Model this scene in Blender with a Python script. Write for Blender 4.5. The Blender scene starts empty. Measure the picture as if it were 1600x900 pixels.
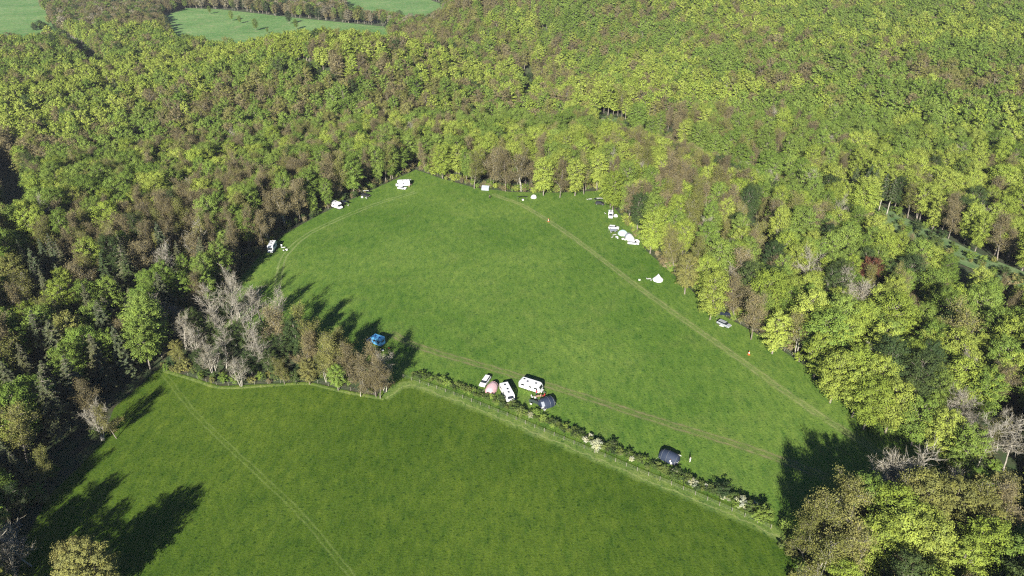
import bpy, math, random
import numpy as np
from mathutils import Vector, Matrix
R = math.radians
random.seed(7); rng = np.random.default_rng(7)
S = bpy.context.scene
C = S.collection

# ------------------------------------------------------------------ camera, sky, sun, exposure
CAM_H, PITCH, FPX = 120.0, R(28.6), 1100.0          # FPX: focal length for a 1600 px wide frame
cd = bpy.data.cameras.new('camera'); cam = bpy.data.objects.new('camera', cd); C.objects.link(cam)
cam.location = (0, 0, CAM_H); cam.rotation_euler = (R(90) - PITCH, 0, 0)
cd.sensor_width = 36; cd.lens = 36 * FPX / 1600; cd.clip_start = 1; cd.clip_end = 9000
S.camera = cam
SUN_EL, SUN_AZ = R(26), R(13)                        # light travels towards +Y, 13 degrees to the right
w = bpy.data.worlds.new('World'); S.world = w; w.use_nodes = True
nt = w.node_tree; bg = nt.nodes['Background']; sky = nt.nodes.new('ShaderNodeTexSky')
sky.sky_type = 'NISHITA'; sky.sun_disc = False; sky.sun_elevation = SUN_EL; sky.sun_rotation = R(180 + 13)
sky.air_density = 0.6; sky.dust_density = 0.0; sky.ozone_density = 6.0
nt.links.new(sky.outputs[0], bg.inputs[0]); bg.inputs[1].default_value = 0.05
sd = bpy.data.lights.new('sun', 'SUN'); sd.energy = 5.0; sd.angle = R(0.5); sd.color = (1, 0.94, 0.83)
so = bpy.data.objects.new('sun', sd); C.objects.link(so)
dv = Vector((math.sin(SUN_AZ) * math.cos(SUN_EL), math.cos(SUN_AZ) * math.cos(SUN_EL), -math.sin(SUN_EL)))
so.rotation_euler = dv.to_track_quat('-Z', 'Y').to_euler()
S.view_settings.view_transform = 'Standard'; S.view_settings.look = 'None'
S.view_settings.exposure = 1.16; S.view_settings.gamma = 1
try: S.view_settings.use_curve_mapping = False
except Exception: pass
cy = S.cycles
cy.max_bounces = 4; cy.diffuse_bounces = 1; cy.glossy_bounces = 2; cy.transmission_bounces = 3; cy.volume_bounces = 0
cy.transparent_max_bounces = 8; cy.caustics_reflective = False; cy.caustics_refractive = False
cy.sample_clamp_direct = 5; cy.sample_clamp_indirect = 2; cy.use_denoising = False; cy.pixel_filter_type = 'BLACKMAN_HARRIS'; cy.filter_width = 1.2
cy.use_adaptive_sampling = True; cy.adaptive_threshold = 0.01

# ------------------------------------------------------------------ surveying: where a line of sight meets the land
def ray(px, py):
    u = (px - 800) / FPX; v = (450 - py) / FPX; c, s = math.cos(PITCH), math.sin(PITCH)
    return np.array([u, c + v * s, -s + v * c])
def G(px, py, z=0.0):
    d = ray(px, py); t = (z - CAM_H) / d[2]
    return (d[0] * t, d[1] * t)
def proj(x, y, z):
    z = z - CAM_H; c, s = math.cos(PITCH), math.sin(PITCH)
    zc = y * c - z * s; yc = y * s + z * c
    return 800 + FPX * x / zc, 450 - FPX * yc / zc
def GP(L): return np.array([G(*p) for p in L])

def in_poly(P, poly):
    x, y = P[:, 0], P[:, 1]; n = len(poly); r = np.zeros(len(P), bool); j = n - 1
    for i in range(n):
        xi, yi = poly[i]; xj, yj = poly[j]
        c = ((yi > y) != (yj > y)) & (x < (xj - xi) * (y - yi) / (yj - yi + 1e-12) + xi)
        r ^= c; j = i
    return r
def seg_dist(P, line, closed=False):
    d = np.full(len(P), 1e9); n = len(line)
    for i in range(n if closed else n - 1):
        a = line[i]; b = line[(i + 1) % n]; ab = b - a
        t = np.clip(((P - a) @ ab) / (ab @ ab + 1e-9), 0, 1)
        d = np.minimum(d, np.hypot(*(P - a - t[:, None] * ab).T))
    return d
def sdist(P, poly):
    d = seg_dist(P, poly, True); return np.where(in_poly(P, poly), -d, d)
def sm(a, b, x):
    t = np.clip((x - a) / (b - a), 0, 1); return t * t * (3 - 2 * t)
def vnoise(P, scale, seed):
    q = P / scale; i = np.floor(q).astype(int); f = q - i; f = f * f * (3 - 2 * f)
    def h(a, b):
        v = np.sin(a * 127.1 + b * 311.7 + seed * 74.7) * 43758.5453
        return v - np.floor(v)
    x, y = i[:, 0], i[:, 1]
    return (h(x, y) * (1 - f[:, 0]) + h(x + 1, y) * f[:, 0]) * (1 - f[:, 1]) + (h(x, y + 1) * (1 - f[:, 0]) + h(x + 1, y + 1) * f[:, 0]) * f[:, 1]

MEADOW = GP([(650,265),(690,279),(740,293),(800,300),(870,301),(943,298),(960,325),(985,355),(1010,392),(1050,427),(1090,462),(1130,493),
 (1180,520),(1230,553),(1290,592),(1345,630),(1420,668),(1500,712),(1600,762),(1700,815),(1660,870),(1600,850),(1500,835),(1400,815),(1300,822),(1235,850),
 (1200,812),(1080,764),(1000,732),(930,703),(860,674),(770,637),(700,612),(640,594),(612,597),(560,574),(500,558),(420,532),(350,512),(318,505),(338,475),(372,437),(403,402),(440,368),(500,335),(570,302)])
CLUMP = GP([(250,575),(300,590),(345,603),(420,600),(480,597),(530,608),(600,620),(612,597),(560,574),(500,558),(420,532),(350,512),(290,500),(258,540)])
FIELD2 = np.vstack([GP([(250,575),(300,590),(345,603),(420,600),(480,597),(530,608),(600,620),(640,594),(700,612),(770,637),(860,674),(930,703),
 (1000,732),(1080,764),(1200,812),(1240,850)]), [[58,98],[62,80],[66,40],[-70,40],[-84,62],[-95,80],[-99,94],[-105,108],[-107,120],[-105,130],[-104,138],[-108,152]]])
GZ = lambda L, z=21: GP0(L, z)
def GP0(L, z): return np.array([G(p[0], p[1], z) for p in L])
FAR1 = np.vstack([GZ([(-200,60),(0,43),(60,41),(88,36)]), GP([(72,20),(70,10),(130,7),(255,6),(270,-20),(200,-60),(-400,-60)])])
FAR2 = np.vstack([GP([(252,27),(290,13),(345,15),(450,27),(600,42)]), GZ([(622,44),(560,63),(500,56),(420,56),(330,50),(262,36)])])
FAR3 = np.vstack([GP([(694,8),(660,-4),(640,-9),(530,-9)]), GZ([(540,-2),(600,3),(650,12),(692,6)])])
FAR4 = GP([(-400,-75),(800,-55),(1700,-60),(1900,-105),(-500,-105)])
RIDE = GP([(905,178),(960,190),(1030,210),(1100,232),(1200,265),(1330,314),(1420,358),(1500,398),(1600,440),(1720,490)])
GAPS = [GP([(60,40),(110,72),(165,118)]), GP([(395,118),(440,140),(510,162)]), GP([(822,110),(826,150),(785,178)]), GP([(0,240),(25,300),(45,360)])]
OPENS = [MEADOW, FIELD2, FAR1, FAR2, FAR3]
CREASE = GP([(640,88),(740,75),(812,80),(822,110),(834,150),(905,178),(960,190)])
CREST = GP([(720,55),(880,75),(1150,52),(1400,42),(1700,30)])
RA, RB = np.array(G(960,190)), np.array(G(1600,440)); rd = (RB - RA) / np.linalg.norm(RB - RA); rn = np.array([-rd[1], rd[0]])
def terrain(P):
    P = np.asarray(P, float).reshape(-1, 2)
    s = (P - RA) @ rn
    h = 40 * sm(14, 480, s) * sm(-130, 60, P[:, 0])
    cd_ = seg_dist(P, CREASE); h = h + 22 * sm(6, 130, cd_) * sm(4, -20, s) * sm(430, 520, P[:, 1]) * sm(-260, -120, P[:, 0])
    cr = seg_dist(P, CREST); h = h + 26 * np.exp(-(cr / 80)**2) * sm(-200, -60, P[:, 0])
    h = h + 3 * np.exp(-((s + 50) / 26)**2) * sm(20, 45, P[:, 0]) * sm(12, 34, sdist(P, MEADOW))
    m = np.ones(len(P))
    for q in OPENS: m *= sm(12, 80, sdist(P, q))
    h = h * np.where(P[:, 1] > 600, sm(12, 90, sdist(P, FAR2)) * sm(12, 90, sdist(P, FAR1)) * sm(12, 90, sdist(P, FAR3)), 1.0)
    m *= sm(5, 40, seg_dist(P, RIDE)); m *= 1 - .85 * sm(400, 520, P[:, 1]) * (1 - sm(-120, -30, P[:, 0]))
    return h + m * (26 * (vnoise(P, 190, 3) - 0.45) + 5 * (vnoise(P, 70, 5) - 0.5))
def T(x, y): return float(terrain([(x, y)])[0])

# ------------------------------------------------------------------ materials
def mat(name, rough=0.8):
    m = bpy.data.materials.new(name); m.use_nodes = True
    b = m.node_tree.nodes['Principled BSDF']; b.inputs['Roughness'].default_value = rough
    return m, m.node_tree, b
class N:
    """small node-writing helper"""
    def __init__(s, nt): s.nt = nt
    def n(s, t, **k):
        o = s.nt.nodes.new(t)
        for a, v in k.items(): setattr(o, a, v)
        return o
    def put(s, i, v):
        if isinstance(v, bpy.types.NodeSocket): s.nt.links.new(v, i)
        else: i.default_value = v
    def noise(s, vec, scale, detail=3, rough=0.55):
        o = s.n('ShaderNodeTexNoise'); s.put(o.inputs['Vector'], vec); o.inputs['Scale'].default_value = scale
        o.inputs['Detail'].default_value = detail; o.inputs['Roughness'].default_value = rough; return o.outputs['Fac']
    def ramp(s, f, a, b, ca=0.0, cb=1.0):
        o = s.n('ShaderNodeMapRange'); s.put(o.inputs[0], f); o.inputs[1].default_value = a; o.inputs[2].default_value = b
        o.inputs[3].default_value = ca; o.inputs[4].default_value = cb; return o.outputs[0]
    def mix(s, f, a, b, mode='MIX'):
        o = s.n('ShaderNodeMix', data_type='RGBA', blend_type=mode)
        s.put(o.inputs[0], f); s.put(o.inputs[6], a); s.put(o.inputs[7], b); return o.outputs[2]
    def m(s, op, a, b=0.0):
        o = s.n('ShaderNodeMath', operation=op); s.put(o.inputs[0], a); s.put(o.inputs[1], b); return o.outputs[0]
    def vmap(s, vec, scale=(1,1,1), rot=0):
        o = s.n('ShaderNodeMapping'); s.put(o.inputs[0], vec); o.inputs['Scale'].default_value = scale; o.inputs['Rotation'].default_value = (0,0,rot); return o.outputs[0]

def c4(c): return (c[0], c[1], c[2], 1)
def grass_nodes(k, deep, pale, straw, patch=1.0):
    pos = k.n('ShaderNodeNewGeometry').outputs['Position']
    big = k.noise(pos, 0.016, 4, 0.6); mid = k.noise(pos, 0.10, 4, 0.65)
    st = k.noise(k.vmap(pos, (1.0, 0.28, 1), R(28)), 1.1, 4, 0.7); fine = k.noise(pos, 1.8, 4, 0.8)
    c = k.mix(k.ramp(big, .32, .68), c4(deep), c4(pale))
    c = k.mix(k.m('MULTIPLY', k.ramp(mid, .50, .78), 0.4 * patch), c, c4(straw))
    c = k.mix(k.ramp(st, .30, .75), c, k.mix(1.0, c, (1.65, 1.5, 1.5, 1), 'MULTIPLY'))
    bl = k.noise(k.vmap(pos, (1.0, .45, 1), R(-24)), .42, 4, .75); c = k.mix(k.ramp(bl, .34, .50, .7, 0), c, k.mix(1.0, c, (.48, .66, .70, 1), 'MULTIPLY'))
    c = k.mix(k.ramp(bl, .54, .68, 0, .7), c, k.mix(1.0, c, (1.5, 1.32, 1.35, 1), 'MULTIPLY'))
    tf = k.noise(pos, .9, 2, .5); c = k.mix(k.ramp(tf, .32, .38, .8, 0), c, k.mix(1.0, c, (.42, .55, .6, 1), 'MULTIPLY'))
    c = k.mix(k.m('MULTIPLY', k.ramp(fine, .34, .5, 1, 0), 0.8), c, k.mix(1.0, c, (.5, .62, .6, 1), 'MULTIPLY'))
    bp = k.n('ShaderNodeBump'); bp.inputs['Strength'].default_value = 0.8; bp.inputs['Distance'].default_value = 0.22
    k.put(bp.inputs['Height'], k.m('ADD', k.m('MULTIPLY', st, 1.3), fine))
    return c, bp.outputs[0], pos
def grass_mat(name, deep, pale, straw, patch=1.0):
    m, t, b = mat(name, 0.9); k = N(t); c, bp, _ = grass_nodes(k, deep, pale, straw, patch)
    k.put(b.inputs['Base Color'], c); k.put(b.inputs['Normal'], bp); b.inputs['Specular IOR Level'].default_value = 0.1
    return m
CAMP = ((.058,.128,.016), (.116,.192,.034), (.140,.180,.046))
FLD2 = ((.042,.086,.008), (.078,.130,.015), (.100,.150,.018))
M_camp = grass_mat('camp_grass', *CAMP); M_fld2 = grass_mat('field_grass', *FLD2)
M_far = grass_mat('far_grass', (.085,.19,.05), (.15,.26,.085), (.33,.29,.17), 1.4)

def track_mat(name, base, worn, wheel=0.9, broad=0.35):
    m, t, b = mat(name, 0.9); k = N(t); c, bp, pos = grass_nodes(k, *base)
    u = k.n('ShaderNodeUVMap', uv_map='across').outputs[0]; sx = k.n('ShaderNodeSeparateXYZ'); k.put(sx.inputs[0], u); u = sx.outputs[0]
    wob = k.m('MULTIPLY', k.m('SUBTRACT', k.noise(pos, 0.25, 3), .5), .22); uu = k.m('ADD', u, wob)
    d = k.m('ABSOLUTE', k.m('SUBTRACT', k.m('ABSOLUTE', k.m('SUBTRACT', uu, .5)), .15))
    wh = k.ramp(d, .025, .085, wheel, 0); br = k.ramp(k.m('ABSOLUTE', k.m('SUBTRACT', uu, .5)), .14, .36, broad, 0)
    edge = k.ramp(k.m('ABSOLUTE', k.m('SUBTRACT', u, .5)), .40, .495, 1, 0)
    f = k.m('MULTIPLY', k.m('MAXIMUM', wh, br), k.ramp(k.noise(pos, .35, 5, .7), .25, .62))
    f = k.m('MULTIPLY', f, edge)
    k.put(b.inputs['Base Color'], k.mix(f, c, c4(worn))); k.put(b.inputs['Normal'], bp); b.inputs['Specular IOR Level'].default_value = 0.1
    return m
def verge_mat():
    m, t, b = mat('verge_grass', 0.9); k = N(t); c, bp, pos = grass_nodes(k, (.085,.15,.028), (.14,.20,.045), (.24,.26,.10), 1.3); c2, _, _ = grass_nodes(k, *FLD2)
    u = k.n('ShaderNodeUVMap', uv_map='across').outputs[0]; sx = k.n('ShaderNodeSeparateXYZ'); k.put(sx.inputs[0], u); u = sx.outputs[0]
    wob = k.m('MULTIPLY', k.m('SUBTRACT', k.noise(pos, .3, 4, .7), .5), .55); uu = k.m('ADD', u, wob)
    f = k.ramp(k.m('ABSOLUTE', k.m('SUBTRACT', uu, .5)), .22, .42, 1, 0); f = k.m('MULTIPLY', f, k.ramp(k.m('ABSOLUTE', k.m('SUBTRACT', u, .5)), .42, .49, 1, 0))
    ln = k.ramp(k.m('ABSOLUTE', k.m('SUBTRACT', uu, .60)), .0, .06, .6, 0); c = k.mix(ln, c, (.30,.33,.13,1))
    k.put(b.inputs['Base Color'], k.mix(f, c2, c)); k.put(b.inputs['Normal'], bp); b.inputs['Specular IOR Level'].default_value = 0.1; return m
M_verge = verge_mat()
M_trk_pale = track_mat('worn_track', CAMP, (.29,.30,.13), .7, .35)
M_trk_mud = track_mat('muddy_track', CAMP, (.20,.19,.09), .95, .3)
M_trk_loop = track_mat('wheel_track', CAMP, (.26,.31,.12), .75, .05)
M_trk_f2 = track_mat('field_track', FLD2, (.15,.21,.05), .8, .08)
m, t, b = mat('woodland_floor', 0.95); k = N(t); pos = k.n('ShaderNodeNewGeometry').outputs['Position']
k.put(b.inputs['Base Color'], k.mix(k.ramp(k.noise(pos, .3, 5, .7), .36, .6), (.050,.042,.024,1), (.040,.075,.020,1))); M_floor = m
m, t, b = mat('ride_grass', 0.95); k = N(t); pos = k.n('ShaderNodeNewGeometry').outputs['Position']
k.put(b.inputs['Base Color'], k.mix(k.ramp(k.noise(pos, .25, 5, .7), .35, .65), (.07,.15,.04,1), (.16,.22,.09,1))); M_ride = m

def leaf_mat(name, a, bcol, trans=0.14):
    m = bpy.data.materials.new(name); m.use_nodes = True; t = m.node_tree; t.nodes.clear(); k = N(t)
    oi = k.n('ShaderNodeObjectInfo'); pos = k.n('ShaderNodeNewGeometry').outputs['Position']
    c = k.mix(oi.outputs['Random'], c4(a), c4(bcol))
    c = k.mix(k.ramp(k.noise(pos, .7, 2), .35, .65), c, k.mix(1.0, c, (1.3, 1.22, .9, 1), 'MULTIPLY'))
    v = k.ramp(k.m('FRACT', k.m('MULTIPLY', oi.outputs['Random'], 7.31)), 0, 1, .80, 1.15)
    hs = k.n('ShaderNodeHueSaturation'); k.put(hs.inputs['Color'], c); k.put(hs.inputs['Value'], v)
    d = k.n('ShaderNodeBsdfDiffuse'); tr = k.n('ShaderNodeBsdfTranslucent'); mx = k.n('ShaderNodeMixShader'); o = k.n('ShaderNodeOutputMaterial')
    k.put(d.inputs[0], hs.outputs[0]); k.put(tr.inputs[0], hs.outputs[0]); mx.inputs[0].default_value = trans
    t.links.new(d.outputs[0], mx.inputs[1]); t.links.new(tr.outputs[0], mx.inputs[2]); t.links.new(mx.outputs[0], o.inputs[0])
    return m
LEAF = {
 'lime':  leaf_mat('leaf_lime', (.195,.270,.052), (.262,.325,.078)),
 'green': leaf_mat('leaf_green', (.122,.196,.044), (.172,.245,.062)),
 'olive': leaf_mat('leaf_olive', (.150,.168,.056), (.200,.202,.082)),
 'brown': leaf_mat('leaf_brown', (.140,.126,.076), (.182,.164,.098), .1),
 'rust':  leaf_mat('leaf_rust', (.085,.042,.032), (.100,.048,.036), .1),
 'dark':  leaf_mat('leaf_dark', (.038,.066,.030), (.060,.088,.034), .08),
 'needle':leaf_mat('needle', (.060,.085,.050), (.095,.105,.060), .05),
 'twig':  leaf_mat('twig', (.190,.180,.142), (.245,.232,.185), .0),
 'white': leaf_mat('blossom', (.30,.33,.24), (.50,.52,.44), .15),
 'hedge': leaf_mat('hedge_leaf', (.062,.105,.032), (.13,.170,.058)),
}
m, t, b = mat('bark', 0.9); k = N(t); oi = k.n('ShaderNodeObjectInfo'); pos = k.n('ShaderNodeNewGeometry').outputs['Position']
k.put(b.inputs['Base Color'], k.mix(k.ramp(k.noise(pos, 1.5, 4), .35, .65), (.15,.125,.10,1), (.27,.245,.205,1))); M_bark = m
m, t, b = mat('pale_bark', 0.9); k = N(t); pos = k.n('ShaderNodeNewGeometry').outputs['Position']
k.put(b.inputs['Base Color'], k.mix(k.ramp(k.noise(pos, 1.2, 4), .35, .65), (.25,.235,.195,1), (.43,.40,.34,1))); M_pale = m
def plain(name, col, rough=0.5, metal=0.0, var=0.12, scale=3.0):
    m, t, b = mat(name, rough); k = N(t); pos = k.n('ShaderNodeTexCoord').outputs['Object']
    f = k.ramp(k.noise(pos, scale, 3), .3, .7, 1 - var, 1 + var * .4)
    mm = k.mix(1.0, c4(col), k.n('ShaderNodeCombineColor').outputs[0], 'MULTIPLY')
    cc = mm.node.inputs[7].links[0].from_node
    for i in range(3): k.put(cc.inputs[i], f)
    k.put(b.inputs['Base Color'], mm); b.inputs['Metallic'].default_value = metal
    return m
W = plain('white_paint', (.78,.79,.80), .35); OFFW = plain('cream_panel', (.66,.66,.63), .5); GLASS = plain('dark_window', (.02,.025,.03), .12)
BLACK = plain('black_rubber', (.02,.02,.02), .7); GREYM = plain('grey_metal', (.35,.36,.37), .4, .6); NAVY = plain('navy_canvas', (.018,.03,.06), .75)
PINK = plain('pink_canvas', (.56,.33,.36), .8); PINK2 = plain('pale_pink_canvas', (.68,.47,.48), .8); GREYC = plain('grey_canvas', (.30,.33,.38), .8); TEAL = plain('pale_teal_canvas', (.42,.58,.58), .8)
BLUE = plain('blue_paint', (.09,.33,.62), .35); PBLUE = plain('pale_blue_panel', (.42,.58,.78), .45); DBLUE = plain('deep_blue_panel', (.02,.06,.25), .3); SILVER = plain('silver_paint', (.50,.53,.58), .3, .4)
ORANGE = plain('orange_plastic', (.75,.11,.03), .5); RED = plain('red_fabric', (.55,.04,.05), .8); WOOD = plain('weathered_wood', (.27,.25,.20), .85); SKIN = plain('skin', (.50,.31,.23), .6)
DKG = plain('dark_green_canvas', (.02,.035,.03), .8); TAN = plain('tan_fabric', (.42,.28,.18), .85); HAIR = plain('dark_hair', (.03,.02,.015), .8); WHITEC = plain('white_canvas', (.80,.80,.78), .85); WIRE = plain('fence_wire', (.45,.45,.42), .5, .5); DENIM = plain('blue_cloth', (.06,.09,.17), .85)

# ------------------------------------------------------------------ mesh helper
class MB:
    def __init__(s): s.v = []; s.f = []; s.m = []
    def add(s, V, F, mi=0):
        o = len(s.v); s.v += [tuple(p) for p in V]; s.f += [tuple(i + o for i in f) for f in F]; s.m += [mi] * len(F); return s
    def box(s, c, d, mi=0, rz=0, taper=1.0):
        x, y, z = c; a, b_, h = d[0]/2, d[1]/2, d[2]/2; cs, sn = math.cos(rz), math.sin(rz); V = []
        for k_, q in ((-1, 1.0), (1, taper)):
            for i, j in ((-1,-1),(1,-1),(1,1),(-1,1)):
                px, py = i*a*q, j*b_*q; V.append((x+px*cs-py*sn, y+px*sn+py*cs, z+k_*h))
        return s.add(V, [(3,2,1,0),(4,5,6,7),(0,1,5,4),(1,2,6,5),(2,3,7,6),(3,0,4,7)], mi)
    def tube(s, p0, p1, r0, r1, n=6, mi=0, cap=True):
        p0, p1 = Vector(p0), Vector(p1); d = (p1 - p0); q = d.to_track_quat('Z', 'Y') if d.length > 1e-6 else Matrix.Identity(3).to_quaternion(); V = []
        for p, r in ((p0, r0), (p1, r1)):
            for i in range(n):
                a = 2*math.pi*i/n; V.append(p + q @ Vector((r*math.cos(a), r*math.sin(a), 0)))
        F = [(i, (i+1) % n, n+(i+1) % n, n+i) for i in range(n)]
        if cap: F += [tuple(range(n-1, -1, -1)), tuple(range(n, 2*n))]
        return s.add(V, F, mi)
    def extrude(s, prof, w0, w1, mi=0, axis='y'):      # profile in (x,z), extruded across y
        n = len(prof); V = [(x, w0, z) for x, z in prof] + [(x, w1, z) for x, z in prof]
        return s.add(V, [tuple(range(n)), tuple(range(2*n-1, n-1, -1))] + [(i+n, (i+1) % n + n, (i+1) % n, i) for i in range(n)], mi)
    def loft(s, secs, mi=0, close=True):
        n = len(secs[0]); V = [p for q in secs for p in q]; F = []
        for a in range(len(secs)-1):
            for i in range(n if close else n-1):
                j = (i+1) % n; F.append((a*n+i, a*n+j, (a+1)*n+j, (a+1)*n+i))
        return s.add(V, F, mi)
    def build(s, name, mats, parent=None, bevel=0, smooth=False):
        me = bpy.data.meshes.new(name); me.from_pydata(s.v, [], s.f); me.polygons.foreach_set('material_index', s.m)
        if not isinstance(mats, (list, tuple)): mats = [mats]
        for q in mats: me.materials.append(q)
        if smooth: me.polygons.foreach_set('use_smooth', [True]*len(me.polygons))
        me.update(); o = bpy.data.objects.new(name, me); C.objects.link(o); o.parent = parent
        if bevel:
            bv = o.modifiers.new('b', 'BEVEL'); bv.width = bevel; bv.segments = 2; bv.limit_method = 'ANGLE'
        return o
def tag(o, label, cat, group=None, kind=None):
    if label: o['label'] = label
    if cat: o['category'] = cat
    if group: o['group'] = group
    if kind: o['kind'] = kind
    return o
def empty(name, label, cat, group=None):
    o = bpy.data.objects.new(name, None); C.objects.link(o); o.empty_display_size = .5; return tag(o, label, cat, group)
def put(o, px, py, heading=0, z=0):
    x, y = G(px, py, 0); o.location = (x, y, z + T(x, y)); o.rotation_euler = (0, 0, heading); return o
def put_line(o, p0, p1):
    a = G(*p0); b_ = G(*p1); o.location = ((a[0]+b_[0])/2, (a[1]+b_[1])/2, T((a[0]+b_[0])/2, (a[1]+b_[1])/2))
    o.rotation_euler = (0, 0, math.atan2(b_[1]-a[1], b_[0]-a[0])); return o
def dup(root, label, group=None):
    r = root.copy(); C.objects.link(r); r['label'] = label
    if group: r['group'] = group
    for ch in [o for o in ALLKIDS.get(root.name, [])]:
        c = ch.copy(); C.objects.link(c); c.parent = r
        ALLKIDS.setdefault(r.name, []).append(c)
        for g in ALLKIDS.get(ch.name, []):
            d = g.copy(); C.objects.link(d); d.parent = c; ALLKIDS.setdefault(c.name, []).append(d)
    return r
ALLKIDS = {}
def kid(o):
    ALLKIDS.setdefault(o.parent.name, []).append(o); return o

# ------------------------------------------------------------------ land
def grid_sheet(name, xs, ys, m_):
    X, Y = np.meshgrid(xs, ys); P = np.stack([X.ravel(), Y.ravel()], 1); z = terrain(P) - 0.05
    me = bpy.data.meshes.new(name); nx, ny = len(xs), len(ys); i = np.arange((ny-1)*nx).reshape(ny-1, nx)[:, :-1].ravel()
    V = np.column_stack([P, z]); F = np.stack([i, i+1, i+nx+1, i+nx], 1)
    me.vertices.add(len(V)); me.vertices.foreach_set('co', V.ravel()); me.loops.add(F.size); me.loops.foreach_set('vertex_index', F.ravel())
    me.polygons.add(len(F)); me.polygons.foreach_set('loop_start', np.arange(0, F.size, 4)); me.update(); me.validate()
    me.polygons.foreach_set('use_smooth', [True]*len(F)); me.materials.append(m_)
    o = bpy.data.objects.new(name, me); C.objects.link(o); return tag(o, None, None, kind='structure')
xs = np.concatenate([np.linspace(-2600, -1100, 8), np.arange(-1080, 1081, 10), np.linspace(1100, 2600, 8)])
ys = np.concatenate([np.linspace(-500, 0, 5), np.arange(20, 420, 7), np.arange(425, 1500, 14), np.linspace(1510, 3300, 8)])
tag(grid_sheet('ground', xs, ys, M_floor), 'woodland floor and rolling land under and beyond the trees', None)
def sheet(name, poly, z, m_, label):
    b_ = MB(); b_.add([(x, y, z) for x, y in poly], [tuple(range(len(poly)))])
    o = b_.build(name, m_); me = o.data
    if me.polygons[0].normal.z < 0: me.flip_normals()
    return tag(o, label, None, kind='structure')
sheet('campsite_meadow', MEADOW, 0.0, M_camp, 'broad green camping meadow ringed by trees')
sheet('lower_field', FIELD2, 0.002, M_fld2, 'smoother darker green field in front of the hedge')
for q, lab in ((FAR1, 'pale far field beyond the grey wood'), (FAR2, 'far sloping pasture dotted with lone trees'), (FAR3, 'small pale far field behind a wood band'), (FAR4, 'pale fields at the far rim of the woods')):
    c_ = q.mean(0); sheet('distant_field', q, float(terrain(q).max()) + 0.3, M_far, lab)
def smooth_line(P, n=8):
    P = np.asarray(P); out = []
    for i in range(len(P)-1):
        a, b_, c_, d = P[max(i-1,0)], P[i], P[i+1], P[min(i+2, len(P)-1)]
        for t in np.linspace(0, 1, n, endpoint=False):
            out.append(.5*((2*b_)+(-a+c_)*t+(2*a-5*b_+4*c_-d)*t*t+(-a+3*b_-3*c_+d)*t**3))
    out.append(P[-1]); return np.array(out)
def ribbon(name, pix, width, z, m_, label, world=None, drape=False):
    L = smooth_line(GP(pix) if world is None else world); d = np.gradient(L, axis=0); d /= np.linalg.norm(d, axis=1)[:, None]; nn = np.stack([-d[:,1], d[:,0]], 1)
    me = bpy.data.meshes.new(name); A, B_ = L + nn*width/2, L - nn*width/2
    za = terrain(A)+z if drape else np.full(len(A), z); zb = terrain(B_)+z if drape else np.full(len(A), z)
    V = np.empty((2*len(L), 3)); V[0::2, :2] = A; V[1::2, :2] = B_; V[0::2, 2] = za; V[1::2, 2] = zb
    F = [(2*i+1, 2*i+3, 2*i+2, 2*i) for i in range(len(L)-1)]
    me.from_pydata(V.tolist(), [], F); uv = me.uv_layers.new(name='across')
    for lp in me.loops: uv.data[lp.index].uv = (lp.vertex_index % 2, 0)
    if me.polygons[0].normal.z < 0: me.flip_normals()
    me.materials.append(m_); o = bpy.data.objects.new(name, me); C.objects.link(o); return tag(o, label, None, kind='structure')
ribbon('worn_track', [(770,303),(790,311),(815,320),(857,345),(905,378),(960,420),(1020,465),(1080,508),(1140,550),(1210,600),(1290,655),(1400,722),(1480,770)], 5.6, .006, M_trk_pale, 'pale worn track down the length of the meadow')
ribbon('wheel_track', [(432,470),(436,430),(447,397),(480,367),(530,342),(590,318),(650,300)], 6.5, .006, M_trk_loop, 'faint pair of wheel lines round the upper corner of the meadow')
ribbon('muddy_track', [(610,520),(650,540),(700,556),(760,573),(850,600),(950,632),(1050,664),(1150,694),(1225,720),(1290,745)], 6.4, .010, M_trk_mud, 'muddy track across the meadow above the hedge')
ribbon('field_track', [(250,577),(300,640),(360,700),(420,755),(480,815),(545,895),(620,1000)], 3.8, .006, M_trk_f2, 'pair of wheel lines running down the lower field')
VERGE = [(600,622),(640,600),(700,619),(770,646),(860,684),(930,713),(1000,743),(1080,776),(1190,822),(1240,852)]
ribbon('grass_verge', VERGE, 5.5, .008, M_verge, 'rough pale grass verge along the hedge and fence')
ribbon('grass_verge', [(250,578),(300,593),(345,606),(420,603),(480,600),(530,611),(600,624)], 1.6, .012, M_verge, 'thin pale grass edge along the foot of the bare clump')
ribbon('woodland_ride', None, 15, .25, M_ride, 'grassy ride cut through the woodland', world=RIDE, drape=True)

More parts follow.
